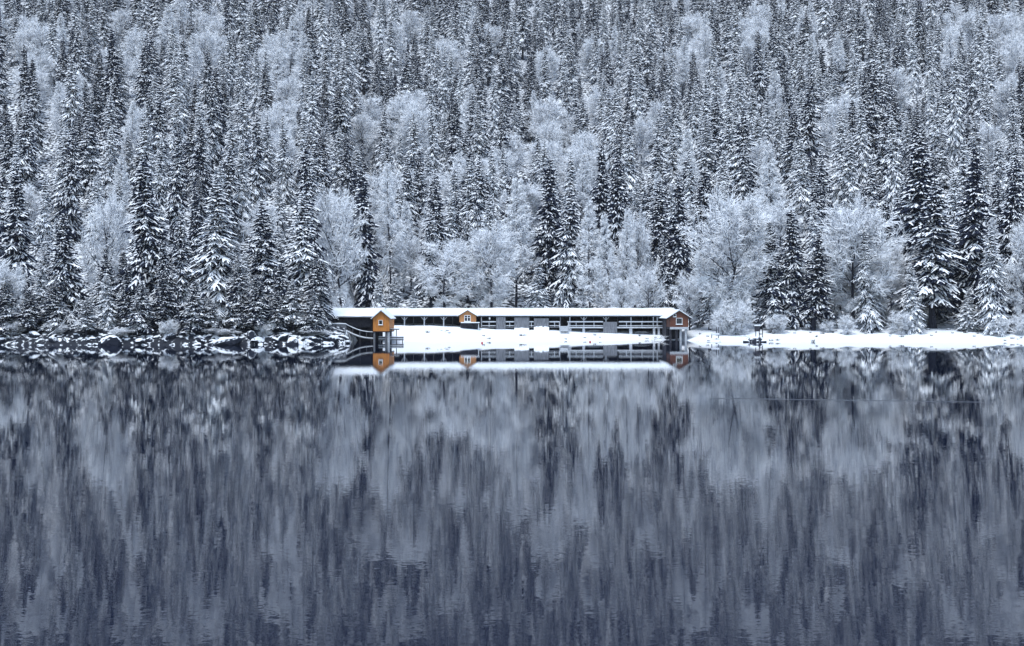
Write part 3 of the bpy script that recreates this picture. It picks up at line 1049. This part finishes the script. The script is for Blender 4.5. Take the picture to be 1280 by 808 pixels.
def long_roof(root, xa, xb, De, ze, Dr, zr, Db, zb, snow=.32, seed=1):
    rd = random.Random(seed)
    r = MB()
    t = .12
    r.v += [(xa, De, ze), (xb, De, ze), (xb, Dr, zr), (xa, Dr, zr), (xa, Db, zb), (xb, Db, zb),
            (xa, De, ze - t), (xb, De, ze - t), (xb, Dr, zr - t), (xa, Dr, zr - t), (xa, Db, zb - t), (xb, Db, zb - t)]
    r.f += [(0, 1, 2, 3), (3, 2, 5, 4), (7, 6, 9, 8), (8, 9, 10, 11), (0, 6, 7, 1), (5, 11, 10, 4), (0, 3, 9, 6), (3, 4, 10, 9), (1, 7, 8, 2), (2, 8, 11, 5)]
    r.m += [0] * 10
    ro = r.build('roof', M_tile, root)
    # snow blanket: a soft swell with a rounded lip at the eave
    sn = MB()
    n = max(2, int((xb - xa) / .6))
    prof = [(0, -.02), (-.10, .10), (-.06, .8), (.10, 1.0), (.35, 1.0), (.7, 1.0), (1.0, .95), (1.3, .95), (1.7, .9), (2.0, 0)]
    rows = []
    for k in range(n + 1):
        x = xa + (xb - xa) * k / n
        h = snow * (1 + .2 * math.sin(x * .45 + seed) + .12 * math.sin(x * 1.3) + rd.uniform(-.10, .10))
        row = []
        for (u, q) in prof:
            if u <= 1:
                y, z = De + (Dr - De) * u, ze + (zr - ze) * max(u, 0)
            else:
                y, z = Dr + (Db - Dr) * (u - 1), zr + (zb - zr) * (u - 1)
            if u == -.10:
                y = De - .10
            row.append((x, y, z + .005 + h * q))
        rows.append(len(sn.v))
        sn.v += row
    L = len(prof)
    for a, b in zip(rows[:-1], rows[1:]):
        for j in range(L - 1):
            sn.f.append((a + j, b + j, b + j + 1, a + j + 1))
            sn.m.append(0)
    for a, fl in ((rows[0], False), (rows[-1], True)):
        f = tuple(a + j for j in range(L))
        sn.f.append(f[::-1] if fl else f)
        sn.m.append(0)
    sn.build('snow_cap', M_snow, ro, True)


G = 297.0
bh = empty('boathouse', (0, 0, 0))
tag(bh, 'long open timber boathouse gallery under an unbroken white snow roof on the beach', 'boathouse')
long_roof(bh, XX(480, G), XX(846, G), 296.2, ZZ(395.2, 296.2), 301.4, ZZ(386.6, 301.4), 306.6, 5.6, .3, 3)
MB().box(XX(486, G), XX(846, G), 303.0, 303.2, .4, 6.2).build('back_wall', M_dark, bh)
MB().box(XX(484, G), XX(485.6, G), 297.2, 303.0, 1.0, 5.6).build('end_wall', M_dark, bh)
zd = ZZ(408.9, G)
dk = MB()
dk.box(XX(597.5, G), XX(838, G), 296.6, 302.95, zd - .16, zd)
dk.build('deck', M_wood, bh)
MB().box(XX(708, G), XX(834, G), 296.42, 296.58, zd - .30, zd + .03).build('fascia_board', M_pale, bh)
bm_ = MB()
bm_.box(XX(487, G), XX(836, G), 296.9, 297.05, ZZ(396.6, G), ZZ(395.5, G))
bm_.build('eave_beam', M_dark, bh)
ZT = ZZ(396.5, G)


def post(px, w=.26, brace=False, zlo=None, m=None, D=297.0):
    x = XX(px, D)
    b = MB()
    b.box(x - w / 2, x + w / 2, D - w / 2, D + w / 2, zd if zlo is None else zlo, ZT)
    o = b.build('post', m or M_pale, bh)
    if brace:
        for s in (-1, 1):
            k = MB()
            k.bar((x + s * w * .4, D, ZT - .75), (x + s * .72, D, ZT - .06), .11)
            k.build('brace', m or M_pale, o)


for px in (505.6, 530.4, 554.6):
    post(px, .28, True, 2.6)
for px, br in ((601.8, False), (712.3, False), (729.8, True), (757.5, True), (788.7, False), (816.6, False), (821.6, False), (831.2, False)):
    post(px, .24 if px < 820 else .3, br)
post(612, .14, False, None, M_wood)
post(700.5, .24, False, None, M_wood)
for (a, b_) in ((602.8, 620), (631.5, 642.7), (661.5, 667), (686.5, 699.8), (709, 753.6), (773.4, 831)):
    r = MB()
    for py, th in ((402.7, .2), (407.3, .19)):
        z = ZZ(py, 296.7)
        r.box(XX(a, G), XX(b_, G), 296.62, 296.72, z - th / 2, z + th / 2)
    n = max(1, int((b_ - a) / 16))
    for k in range(n):
        x = XX(a + (b_ - a) * (k + .5) / n, G)
        r.box(x - .09, x + .09, 296.74, 296.82, zd, ZZ(402.7, 296.7))
    ro = r.build('railing', M_pale, bh)
    MB().box(XX(a, G), XX(b_, G), 296.58, 296.76, ZZ(402.7, 296.7) + .102, ZZ(402.7, 296.7) + .19).build('snow_cap', M_snow, ro)
for (a, b_, y0, y1, mm) in ((620.4, 631.2, 396.4, 411.5, M_wood), (643, 661.2, 397, 412.5, M_wood), (667.4, 686.2, 398.2, 414.2, M_wood), (754, 771.4, 402.6, 417.4, M_wood)):
    p = MB()
    x = XX(a, 296.3)
    while x < XX(b_, 296.3) - .05:
        p.box(x, x + .27, 296.28, 296.36 + .02 * random.random(), ZZ(y1, 296.3) + .05 * random.random(), ZZ(y0, 296.3))
        x += .285
    po = p.build('board_panel', mm, bh)
    s_ = MB()
    for k in range(9):
        xa = XX(a, 296.3) + (XX(b_, 296.3) - XX(a, 296.3)) * k / 9
        xb = xa + (XX(b_, 296.3) - XX(a, 296.3)) / 9
        h = random.Random(int(a) + k).uniform(.85, 1.1) * (1.5 if a > 660 else .8)
        zz = ZZ(y1, 296.3) - .3
        s_.v += [(xa, 295.2, zz), (xb, 295.2, zz), (xb, 296.27, zz + h), (xa, 296.27, zz + h), (xa, 296.27, zz), (xb, 296.27, zz)]
        i = len(s_.v) - 6
        s_.f += [(i, i + 1, i + 2, i + 3), (i, i + 3, i + 4), (i + 1, i + 5, i + 2)]
        s_.m += [0, 0, 0]
    if 640 < a < 700:
        s_.build('snow_drift', M_snow, po)
pr = [(713, .5, 414), (729.6, .62, 416), (757, .4, 419), (788.4, .72, 420.5), (817.6, .55, 421), (823.4, .5, 421.5), (830.4, .85, 422.5)]
for px, w, yb in pr:
    x = XX(px, G)
    MB().box(x - w / 2, x + w / 2, 296.8, 296.8 + w, ZZ(yb, G) - .5, zd - .31).build('pier', M_pale, bh)
# inner posts and benches seen in the dark bays
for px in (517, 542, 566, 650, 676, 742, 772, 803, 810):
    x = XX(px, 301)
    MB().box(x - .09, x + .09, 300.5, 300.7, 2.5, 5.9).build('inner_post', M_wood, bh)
for a, b_ in ((494, 503), (510, 522), (722, 740), (795, 812)):
    MB().box(XX(a, 302), XX(b_, 302), 302.2, 302.7, 3.35, 3.45).build('bench_board', M_wood, bh)
x = XX(612, 296.5)
MB().box(x - .2, x + .2, 296.78, 296.9, ZZ(399.5, 296.8), ZZ(397, 296.8)).build('notice', M_white, bh)
# stairs from the beach to the deck
st = empty('wooden_stairs', (XX(705, 295.5), 293.2, ZZ(414, 295)))
tag(st, 'short snowy wooden stairs climbing from the beach to the gallery deck', 'stairs')
for k in range(6):
    o = MB().box(-1.05, 1.05, .55 * k, .55 * k + .5, .20 * k, .20 * k + .07).build('step', M_wood, st)
    MB().box(-1.0, 1.0, .55 * k + .03, .55 * k + .46, .20 * k + .074, .20 * k + .17).build('snow_cap', M_snow, o)
for s in (-1, 1):
    MB().bar((s * 1.12, 0, .9), (s * 1.12, 3.2, 2.1), .09).bar((s * 1.12, .05, -.3), (s * 1.12, .05, .9), .1).bar((s * 1.12, 3.15, .9), (s * 1.12, 3.15, 2.1), .1).build('handrail', M_pale, st)

# left wing standing over the water
lw = empty('boat_shed', (0, 0, 0))
tag(lw, 'dark open boat shed over the water under snowy roof, left of the orange hut', 'boat shed')
LD = 272.0
long_roof(lw, XX(411.5, LD), XX(478, LD), 271.4, ZZ(396.8, 271.4), 278.0, ZZ(386.4, 278), 284.6, 5.5, .3, 8)
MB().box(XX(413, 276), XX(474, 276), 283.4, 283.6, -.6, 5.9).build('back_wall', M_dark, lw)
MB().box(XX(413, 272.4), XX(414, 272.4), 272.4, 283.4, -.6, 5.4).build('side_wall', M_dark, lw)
MB().box(XX(414.2, 273), XX(466, 273), 272.6, 272.8, ZZ(409, 272.6), ZZ(397.4, 272.6)).build('interior_shade', M_dark, lw)  # dark sheet standing in for the shade inside the open shed
for px in (418, 434, 450, 464):
    x = XX(px, 272.3)
    MB().box(x - .13, x + .13, 272.2, 272.46, -1.0, 5.3).build('post', M_dark, lw)

oh = empty('orange_hut', (0, 0, 0))
tag(oh, 'bright orange gabled hut on piles at the water end of the boathouse', 'hut')
HD = 268.0
x0, x1 = XX(466.2, HD), XX(486.6, HD)
hut_parts(oh, HD, 279.0, x0, x1, ZZ(414.3, HD), ZZ(397.9, HD), ZZ(389.2, HD), .35, M_orange,
          [(XX(473.2, HD), XX(478.4, HD), ZZ(406.2, HD), ZZ(400.2, HD), False)])
MB().box(x0 - .08, x1 + .08, HD + .1, 279, ZZ(414.3, HD) - .22, ZZ(414.3, HD) - .003).build('floor_beam', M_dark, oh)
for px, w, y, mm in ((467.6, .5, HD + .5, M_wood), (482.3, .42, HD + .5, M_wood), (485.6, .6, HD + .5, M_pale), (470, .6, 274, M_dark), (484, .6, 274, M_dark), (477, .5, 278, M_dark)):
    MB().tube([(XX(px, HD), y, -1.5), (XX(px, HD), y, ZZ(414.3, HD) - .22)], [w / 2, w / 2], 8).build('pile', mm, oh)
MB().box(XX(466.5, 275), XX(473, 275), 276, 276.2, -.5, 2.3).build('dark_panel', M_dark, oh)  # dark panel set back among the hut piles

# gangway with snowy handrail in front of the shed
gw = empty('gangway', (0, 0, 0))
tag(gw, 'snowy gangway with handrails sloping down from the bank to the orange hut', 'gangway')
YG = 270.0
pa = (XX(433, YG), ZZ(413.6, YG)); pb = (XX(467, YG), ZZ(423.3, YG))
for nm, off, th, mm in (('deck', -.18, .18, M_wood), ('snow_cap', .004, .14, M_snow)):
    mb = MB()
    n = 10
    for k in range(n):
        t0_, t1_ = k / n, (k + 1) / n
        sag = lambda t: -.45 * math.sin(math.pi * t)
        xa, za = pa[0] + (pb[0] - pa[0]) * t0_, pa[1] + (pb[1] - pa[1]) * t0_ + sag(t0_)
        xb, zb_ = pa[0] + (pb[0] - pa[0]) * t1_, pa[1] + (pb[1] - pa[1]) * t1_ + sag(t1_)
        mb.prism([(xa, za + off), (xb, zb_ + off), (xb, zb_ + off + th), (xa, za + off + th)], YG - .5, YG + .7)
    if nm == 'deck':
        dko = mb.build(nm, mm, gw)
    else:
        mb.build(nm, mm, dko)
rl = MB()
ps = []
for k in range(9):
    t = k / 8
    x = pa[0] + (pb[0] - pa[0]) * t
    z = pa[1] + (pb[1] - pa[1]) * t + -.45 * math.sin(math.pi * t)
    ps.append((x, YG - .45, z + 1.35))
    if k % 2 == 0:
        rl.bar((x, YG - .45, z), (x, YG - .45, z + 1.35), .09)
rl.tube(ps, [.06] * 9, 5)
ro = rl.build('handrail', M_wood, gw)
MB().tube([(a, b, c + .13) for a, b, c in ps], [.10, .07, .11, .08, .10, .07, .1, .08, .09], 6).build('snow_cap', M_snow, ro)
x0, x1 = XX(414.5, YG), XX(433.2, YG)
pf = MB().box(x0, x1, YG - .4, YG + 1.6, ZZ(413.9, YG) - .25, ZZ(413.9, YG)).build('platform', M_wood, gw)
MB().box(x0, x1, YG - .35, YG + 1.5, ZZ(413.9, YG) + .004, ZZ(413.9, YG) + .2).build('snow_cap', M_snow, pf)
pn = MB()
x = x0
while x < x1 - .1:
    pn.box(x, x + .2, YG - .5, YG - .43, ZZ(414.2, YG), ZZ(405.2, YG))
    x += .235
po = pn.build('fence_panel', M_wood, gw)
MB().tube([(x0, YG - .46, ZZ(404.9, YG)), ((x0 + x1) / 2, YG - .46, ZZ(404.6, YG)), (x1, YG - .46, ZZ(405, YG))], [.14, .18, .13], 6).build('snow_cap', M_snow, po)
for px in (417, 431):
    MB().box(XX(px, YG) - .12, XX(px, YG) + .12, YG + .2, YG + .44, -.8, ZZ(413.9, YG) - .252).build('post', M_dark, gw)

# landing stage right of the orange hut
ls = empty('landing_stage', (0, 0, 0))
tag(ls, 'small grey plank landing stage on posts beside the orange hut', 'landing stage')
LD2 = 269.5
for (a, b_, py0, py1) in ((473.2, 504.4, 421.4, 423.1), (473.2, 504.4, 424.0, 425.8), (487.6, 498.6, 411.4, 412.6)):
    p_ = MB().box(XX(a, LD2), XX(b_, LD2), LD2, LD2 + .25 if py0 > 413 else LD2 + 1.4, ZZ(py1, LD2), ZZ(py0, LD2)).build('plank', M_wood, ls)
    MB().box(XX(a, LD2), XX(b_, LD2), LD2 - .02, LD2 + (.27 if py0 > 413 else 1.4), ZZ(py0, LD2) + .004, ZZ(py0, LD2) + .11).build('snow_cap', M_snow, p_)
for px, pt in ((495.3, 412.7), (475, 420), (503, 421), (489, 412.7)):
    MB().box(XX(px, LD2) - .09, XX(px, LD2) + .09, LD2 + .3, LD2 + .48, -1, ZZ(pt, LD2)).build('post', M_wood, ls)

# dormer hut in the middle
th_ = empty('tan_hut', (0, 0, 0))
tag(th_, 'tan dormer hut with white double window set into the gallery roof', 'hut')
TD = 294.4
hut_parts(th_, TD, 301.0, XX(574.2, TD), XX(594.8, TD), ZZ(403.0, TD), ZZ(394.8, TD), ZZ(388.6, TD), .42, M_tan,
          [(XX(580.4, TD), XX(588.2, TD), ZZ(402.0, TD), ZZ(394.2, TD), True)], .1)
MB().box(XX(575.5, TD), XX(597.0, TD), TD - .2, 299, ZZ(412.4, TD) - .3, ZZ(404.9, TD)).build('base_wall', M_dark, th_)
lb = MB().box(XX(576, 293), XX(599.4, 293), 293.0, TD - .02, ZZ(404.8, 293), ZZ(404.0, 293)).build('balcony_board', M_dark, th_)
MB().box(XX(576, 293), XX(599.4, 293), 292.95, TD - .03, ZZ(404.0, 293) + .004, ZZ(402.9, 293)).build('snow_cap', M_snow, lb)
MB().box(XX(598.3, 293.2) - .09, XX(598.3, 293.2) + .09, 293.1, 293.28, 1.8, ZZ(404.8, 293)).build('post', M_pale, th_)

# red hut at the right end
rh = empty('red_hut', (0, 0, 0))
tag(rh, 'dark red gabled hut on white piles at the beach end of the boathouse', 'hut')
RD = 283.0
hut_parts(rh, RD, 299.5, XX(837.6, RD), XX(860.4, RD), ZZ(409.0, RD), ZZ(396.2, RD), ZZ(389.0, RD), .85, M_red,
          [(XX(845, RD), XX(853, RD), ZZ(405.6, RD), ZZ(397.6, RD), False), (XX(841.4, RD), XX(845.4, RD), ZZ(396.2, RD), ZZ(392.4, RD), False)])
MB().box(XX(837.4, RD), XX(860.6, RD), RD - .1, RD + .12, ZZ(411.9, RD), ZZ(409.0, RD) - .003).build('base_board', M_pale, rh)
MB().box(XX(837.4, RD), XX(860.6, RD), RD + .122, 299, ZZ(411.9, RD), ZZ(409.0, RD) - .003).build('floor', M_dark, rh)
MB().box(XX(832.3, 290), XX(838, 290), 289.5, 299, -.3, 5.7).build('side_wall', M_dark, rh)
MB().box(XX(833, 290), XX(851, 290), 290.4, 290.6, -.5, 2.7).build('dark_panel', M_dark, rh)  # dark panel filling the space behind the front piles
for px, y, mm in ((838.4, RD + .3, M_dark), (846, RD + .3, M_dark), (851.3, RD + .6, M_pale), (857.6, RD + .3, M_pale), (860, RD + 3, M_dark), (854, RD + 4, M_dark)):
    MB().box(XX(px, RD) - .24, XX(px, RD) + .24, y, y + .45, -1.2, ZZ(411.9, RD) - .003).build('pile', mm, rh)
MB().box(XX(863.4, RD) - .06, XX(863.4, RD) + .06, RD + .1, RD + .25, ZZ(405, RD), ZZ(397.6, RD)).build('downpipe', M_dark, rh)


# ---------------------------------------------------------------- boats, buoys, beach furniture
def rowboat(px, D, z, ln, rz, label):
    root = empty('rowing_boat', (XX(px, D), D, z), rz)
    tag(root, label, 'boat', 'upturned boats stored under the gallery deck')
    hb = MB()
    n = 9
    rows = []
    for k in range(n):
        u = -1 + 2 * k / (n - 1)
        w = .75 * (1 - abs(u) ** 2.6 * .93)
        h = .62 * (1 - abs(u) ** 3 * .45)
        rows.append(len(hb.v))
        for j in range(7):
            a = math.pi * j / 6
            hb.v.append((u * ln / 2, -math.cos(a) * w, math.sin(a) ** .7 * h))
    for a, b in zip(rows[:-1], rows[1:]):
        for j in range(6):
            hb.f.append((a + j, a + j + 1, b + j + 1, b + j)); hb.m.append(0)
    hb.build('hull', M_wood, root, True)
    hb2 = MB()
    hb2.v = [(x * .96, y * .8, z_ * 1.06 + .07) for x, y, z_ in hb.v]
    hb2.f = [f for k, f in enumerate(hb.f) if k % 6 in (1, 2, 3, 4)]
    hb2.m = [0] * len(hb2.f)
    hb2.build('snow_cap', M_snow, root, True)
    MB().box(-ln / 2 + .2, ln / 2 - .2, -.03, .03, .6, .72).build('keel', M_dark, root)


rowboat(743, 299.0, 1.5, 4.2, .05, 'snow-covered upturned boat under the deck left of the low board panel')
rowboat(802, 299.0, 1.15, 4.2, -.04, 'snow-covered upturned boat under the deck near the red hut')


def buoy(px, D, label):
    root = empty('buoy', (XX(px, D), D, 0))
    tag(root, label, 'buoy', 'red buoys floating off the beach')
    b = MB()
    n = 12
    pr_ = [(.0, -.2), (.12, -.15), (.19, -.05), (.21, .08), (.17, .2), (.10, .29), (.04, .33)]
    for k, (r, z) in enumerate(pr_):
        for j in range(n):
            b.v.append((r * math.cos(6.2832 * j / n), r * math.sin(6.2832 * j / n), z))
    for k in range(len(pr_) - 1):
        for j in range(n):
            b.f.append((k * n + j, k * n + (j + 1) % n, (k + 1) * n + (j + 1) % n, (k + 1) * n + j)); b.m.append(0)
    b.build('float', M_buoy, root, True)
    MB().tube([(0, 0, .31), (0, 0, .42)], [.03, .03], 6).build('ring', M_dark, root)


buoy(602.6, 262.0, 'small red buoy floating below the tan dormer hut')
buoy(737.6, 270.0, 'small red buoy floating below the gallery railing, nearer the red hut')


def rock(px, D, w, h, seed, label, group=None, depth=None, z=0.0, tilt=0.0, mat_=None):
    rd = random.Random(seed)
    import bmesh
    bm = bmesh.new()
    bmesh.ops.create_icosphere(bm, subdivisions=3 if w > 2 else 2, radius=1)
    ax = [(unit(np.array([rd.gauss(0, 1), rd.gauss(0, 1), rd.gauss(0, .7)])), rd.uniform(.55, .9)) for _ in range(9)]
    dp = depth or w * rd.uniform(.6, .9)
    for v in bm.verts:
        p = np.array(v.co)
        for a_, c_ in ax:
            q = float(p @ a_)
            if q > c_:
                p = p - a_ * (q - c_) * .85
        p = p * (1 + rd.uniform(-.035, .035))
        v.co = (p[0] * w / 2, p[1] * dp / 2, p[2] * h * 1.0 + p[0] * tilt)
    me = bpy.data.meshes.new('rock')
    bm.to_mesh(me)
    bm.free()
    me.materials.append(mat_ or M_rock)
    o = bpy.data.objects.new('rock', me)
    COL.objects.link(o)
    o.location = (XX(px, D), D, z)
    tag(o, label, 'rock', group)
    return o


rock(137, 246.5, 5.0, 2.1, 4, 'largest dark rounded boulder with snow cap on the left waterline', mat_=M_boulder, tilt=.25)
rock(286, 249.5, 6.8, 1.9, 8, 'big dark slanted slab rising to the right on the left shore', None, 4.5, .3, .85)
rock(315, 253.0, 3.0, 1.5, 12, 'dark jagged rock at the upper end of the slanted slab', None, None, 1.4, -.2)
rock(366, 251.2, 3.1, 1.7, 17, 'square dark rock at the waterline near the boathouse')
rock(291, 253.5, 1.9, 2.2, 21, 'pointed snow-white rock tip behind the slanted slab', None, 1.6, 2.0)
rock(944, 271.3, 4.0, 1.25, 33, 'dark snow-topped rock on the beach edge below the notice box')
rock(933, 270.3, 2.0, .6, 35, 'low dark rock left of the snow-topped rock on the right beach')
rock(955, 270.2, 1.8, .55, 37, 'low dark rock right of the snow-topped rock on the right beach')
rd = random.Random(5)
RC = [(60, 'by the left edge'), (118, 'left of the largest boulder'), (200, 'right of the largest boulder'), (262, 'left of the slanted slab'),
      (325, 'in front of the slanted slab'), (356, 'between slanted slab and square rock'), (400, 'right of the square rock'), (999, 'beside the boat shed')]
for i in range(130):
    px = rd.uniform(-14, 436)
    sh = float(np.interp(px, SH_PX, SH_D))
    w = rd.choice([.5, .7, 1.0, 1.4, 2.0, 2.8]) * rd.uniform(.8, 1.2)
    back = rd.random() < .6
    D = sh + (rd.uniform(.6, 2.6) if back else rd.uniform(-1.0, .5))
    z = max(-.1, float(terrain(XX(px, D), D)) - .05)
    c = next(n for l_, n in RC if px < l_)
    sz = 'small' if w < 1 else ('medium' if w < 1.7 else 'larger')
    rock(px, D, w, w * rd.uniform(.2, .42), 100 + i, f'{sz} snow-capped rock {"on the bank" if back else "at the waterline"} {c}', 'snow-capped rocks along the left shore', None, z, rd.uniform(-.25, .25) * w)
for i, (px, y, w) in enumerate(((552, 413.5, .5), (556, 415.5, .6), (561, 416.6, .8), (547, 412.6, .35), (986, 415.5, .9), (1052, 417.5, .7), (1150, 411, .8), (1160, 412.5, .9), (1172, 410.8, .8), (1185, 412.2, 1.0),
                                (1196, 411.4, .7), (1207, 412.8, .8), (1228, 413.5, 1.2), (1236, 415, 1.0), (1262, 414, 1.3), (1272, 416, 1.1), (1130, 415.4, .7), (1093, 416, .8), (1012, 413.5, .6), (966, 414, .7), (886, 426.4, .8), (900, 427, .5), (872, 427, .5))):
    D = 274.0
    for _ in range(60):     # where this sight line meets the beach
        if terrain(XX(px, D), D) > ZZ(y, D):
            break
        D += .35
    lab = ('dark stone' if i < 4 else 'snow-dusted stone') + (' among twigs on the open beach below the gallery bays' if i < 4 else
          (' on the beach by the frosted bushes' if px < 960 else (' at the forest edge below the dark spruce clump' if px < 1110 else (' in a broken line below the largest right spruce' if px < 1215 else ' at the foot of the bright forward spruce'))))
    rock(px, D, w * 1.3, w * .38, 400 + i, lab, 'stones poking through the beach snow', None, float(terrain(XX(px, D), D)))

# notice box and bench on the right beach
nb = empty('notice_box', P(948, 418.5, 276.5))
tag(nb, 'dark notice box on two short posts beside the dense white bush', 'notice box')
bx_ = MB().box(-.85, .35, -.2, .25, .75, 2.0).build('box', M_dark, nb)
MB().box(-.95, .45, -.28, .33, 2.004, 2.3).build('snow_cap', M_snow, nb)
for x in (-.6, .2, .95):
    MB().box(x - .08, x + .08, -.08, .08, -.6, .748 if x < .9 else 2.0).build('post', M_dark, nb)
bn = empty('bench', P(894, 421.0, 277.0))
tag(bn, 'snow-covered pale bench with two dark back posts on the beach by the bushes', 'bench')
MB().box(-.95, .95, -.3, .3, .38, .5).build('seat', M_pale, bn)
MB().box(-.9, .9, -.28, .28, .504, .8).build('snow_cap', M_snow, bn)
for s in (-.8, .8):
    MB().box(s - .07, s + .07, -.25, .25, -.4, .378).build('leg', M_wood, bn)
for x in (.35, .8):
    MB().box(x - .08, x + .08, .32, .44, .3, 2.2).build('post', M_dark, bn)


# dry tufts sticking out of the snow
M_straw = mat('dry_stalks', (0.05, 0.042, 0.040), 0.9)


def tuft_mesh(seed):
    rd = random.Random(seed)
    b = MB()
    for k in range(26):
        a, r = rd.uniform(0, 6.28), rd.uniform(0, .28)
        x, y = r * math.cos(a), r * math.sin(a)
        h, l = rd.uniform(.15, .5), rd.uniform(.05, .3)
        x2, y2 = x + l * math.cos(a), y + l * math.sin(a)
        w = .022
        b.tri((x - w, y, -.05), (x + w, y, -.05), (x2, y2, h))
        b.tri((x, y - w, -.05), (x, y + w, -.05), (x2, y2, h))
    return b.mesh('grass_tuft', [M_straw])


TM = [tuft_mesh(k) for k in range(3)]
rd = random.Random(8)
TC = [(530, 'below the first open bays'), (575, 'left of the tan dormer hut'), (700, 'below the grey board panels'), (840, 'below the gallery railing'),
      (900, 'between red hut and bench'), (965, 'by the notice box'), (1040, 'below the dark spruce clump'), (1110, 'below the thick bare trunk'),
      (1190, 'below the largest right spruce'), (1255, 'by the bright forward spruce'), (9999, 'at the right edge')]
for i in range(64):
    px = rd.uniform(868, 1290) if i < 50 else rd.uniform(500, 820)
    sh = float(np.interp(px, SH_PX, SH_D))
    back = rd.random() < .72
    D = sh + (rd.uniform(9, 15) if back else rd.uniform(.5, 8))
    if px < 860:
        D = sh + rd.uniform(1, 12)
        back = False
    o = bpy.data.objects.new('grass_tuft', TM[i % 3])
    COL.objects.link(o)
    q = rd.uniform(.6, 1.5)
    o.location = (XX(px, D), D, float(terrain(XX(px, D), D)))
    o.scale = (q * 1.4, q, q)
    o.rotation_euler = (0, 0, rd.uniform(0, 6))
    tag(o, f'{"large" if q > 1.05 else "small"} dry grass tuft {"at the back of" if back else "on"} the beach {next(n for l_, n in TC if px < l_)}',
        'grass tuft', 'dry grass tufts poking through the beach snow')


# driftwood and leaning branches
def branch(px, D, z, ln, rz, label, seed, rise=.3):
    rd = random.Random(seed)
    b = MB()
    def grow(p, a, e, l, r, lev):
        q = [p]
        for k in range(4):
            a += rd.uniform(-.25, .25); e += rd.uniform(-.2, .2) - .05
            p = (p[0] + math.cos(a) * math.cos(e) * l / 4, p[1] + math.sin(a) * math.cos(e) * l / 4, p[2] + math.sin(e) * l / 4)
            q.append(p)
        b.tube(q, [r * (1 - .8 * k / 4) for k in range(5)], 4, 0, False)
        if lev:
            for k in range(1, 5):
                for s in (-1, 1):
                    grow(q[k], a + s * rd.uniform(.4, .9), e + rd.uniform(-.3, .4), l * rd.uniform(.3, .5), r * .5, lev - 1)
    grow((0, 0, 0), rz, rise, ln, .09, 2)
    o = b.build('fallen_branch', M_twig)
    o.location = (XX(px, D), D, z)
    tag(o, label, 'branch', 'snowy branches lying along the shore')


for i, (px, D, z, ln, rz, rise, lab) in enumerate((
        (818, 285.5, .2, 2.6, 0.2, .25, 'twiggy driftwood at the waterline left of the red hut piles'),
        (828, 286.5, .3, 2.2, 2.9, .2, 'second twiggy driftwood branch closest to the red hut piles'),
        (946, 273.0, .9, 3.0, 2.6, .4, 'dark branch lying over the snow-topped rock on the right beach'),
        (12, 249.5, 1.6, 6.0, 2.4, .45, 'long frosted branch leaning over the water at the left edge'),
        (60, 250.0, 2.0, 7.0, .6, .6, 'long frosted branch arching up from the left bank bushes'),
        (84, 250.5, 1.2, 6.0, 3.0, .25, 'frosted branch pointing left over the bank bushes'),
        (172, 250.5, 2.2, 6.0, 2.2, .6, 'frosted branch rising right of the largest boulder'),
        (332, 253.5, 1.5, 4.0, .3, .1, 'frosted branch lying right of the slanted slab'),
        (1132, 282.0, 2.2, 3.0, 2.8, .1, 'snowy branch lying below the small pale spruce'))):
    branch(px, D, z, ln, rz, lab, 60 + i, rise)


# ---------------------------------------------------------------- falling snow mist between the camera and the slope
hz = MB().box(-760, 760, -75, 1010, -16, 460).build('haze', [])
tag(hz, 'thin pale winter mist over lake and forest', 'haze', None, 'stuff')
hm = bpy.data.materials.new('haze')
hm.use_nodes = True
hn = hm.node_tree
for n in list(hn.nodes):
    if n.type != 'OUTPUT_MATERIAL':
        hn.nodes.remove(n)
pv = hn.nodes.new('ShaderNodeVolumePrincipled')
pv.inputs['Color'].default_value = (0.86, 0.91, 1.0, 1)
pv.inputs['Density'].default_value = 0.00004
hn.links.new(pv.outputs[0], hn.nodes['Material Output'].inputs['Volume'])
hz.data.materials.append(hm)
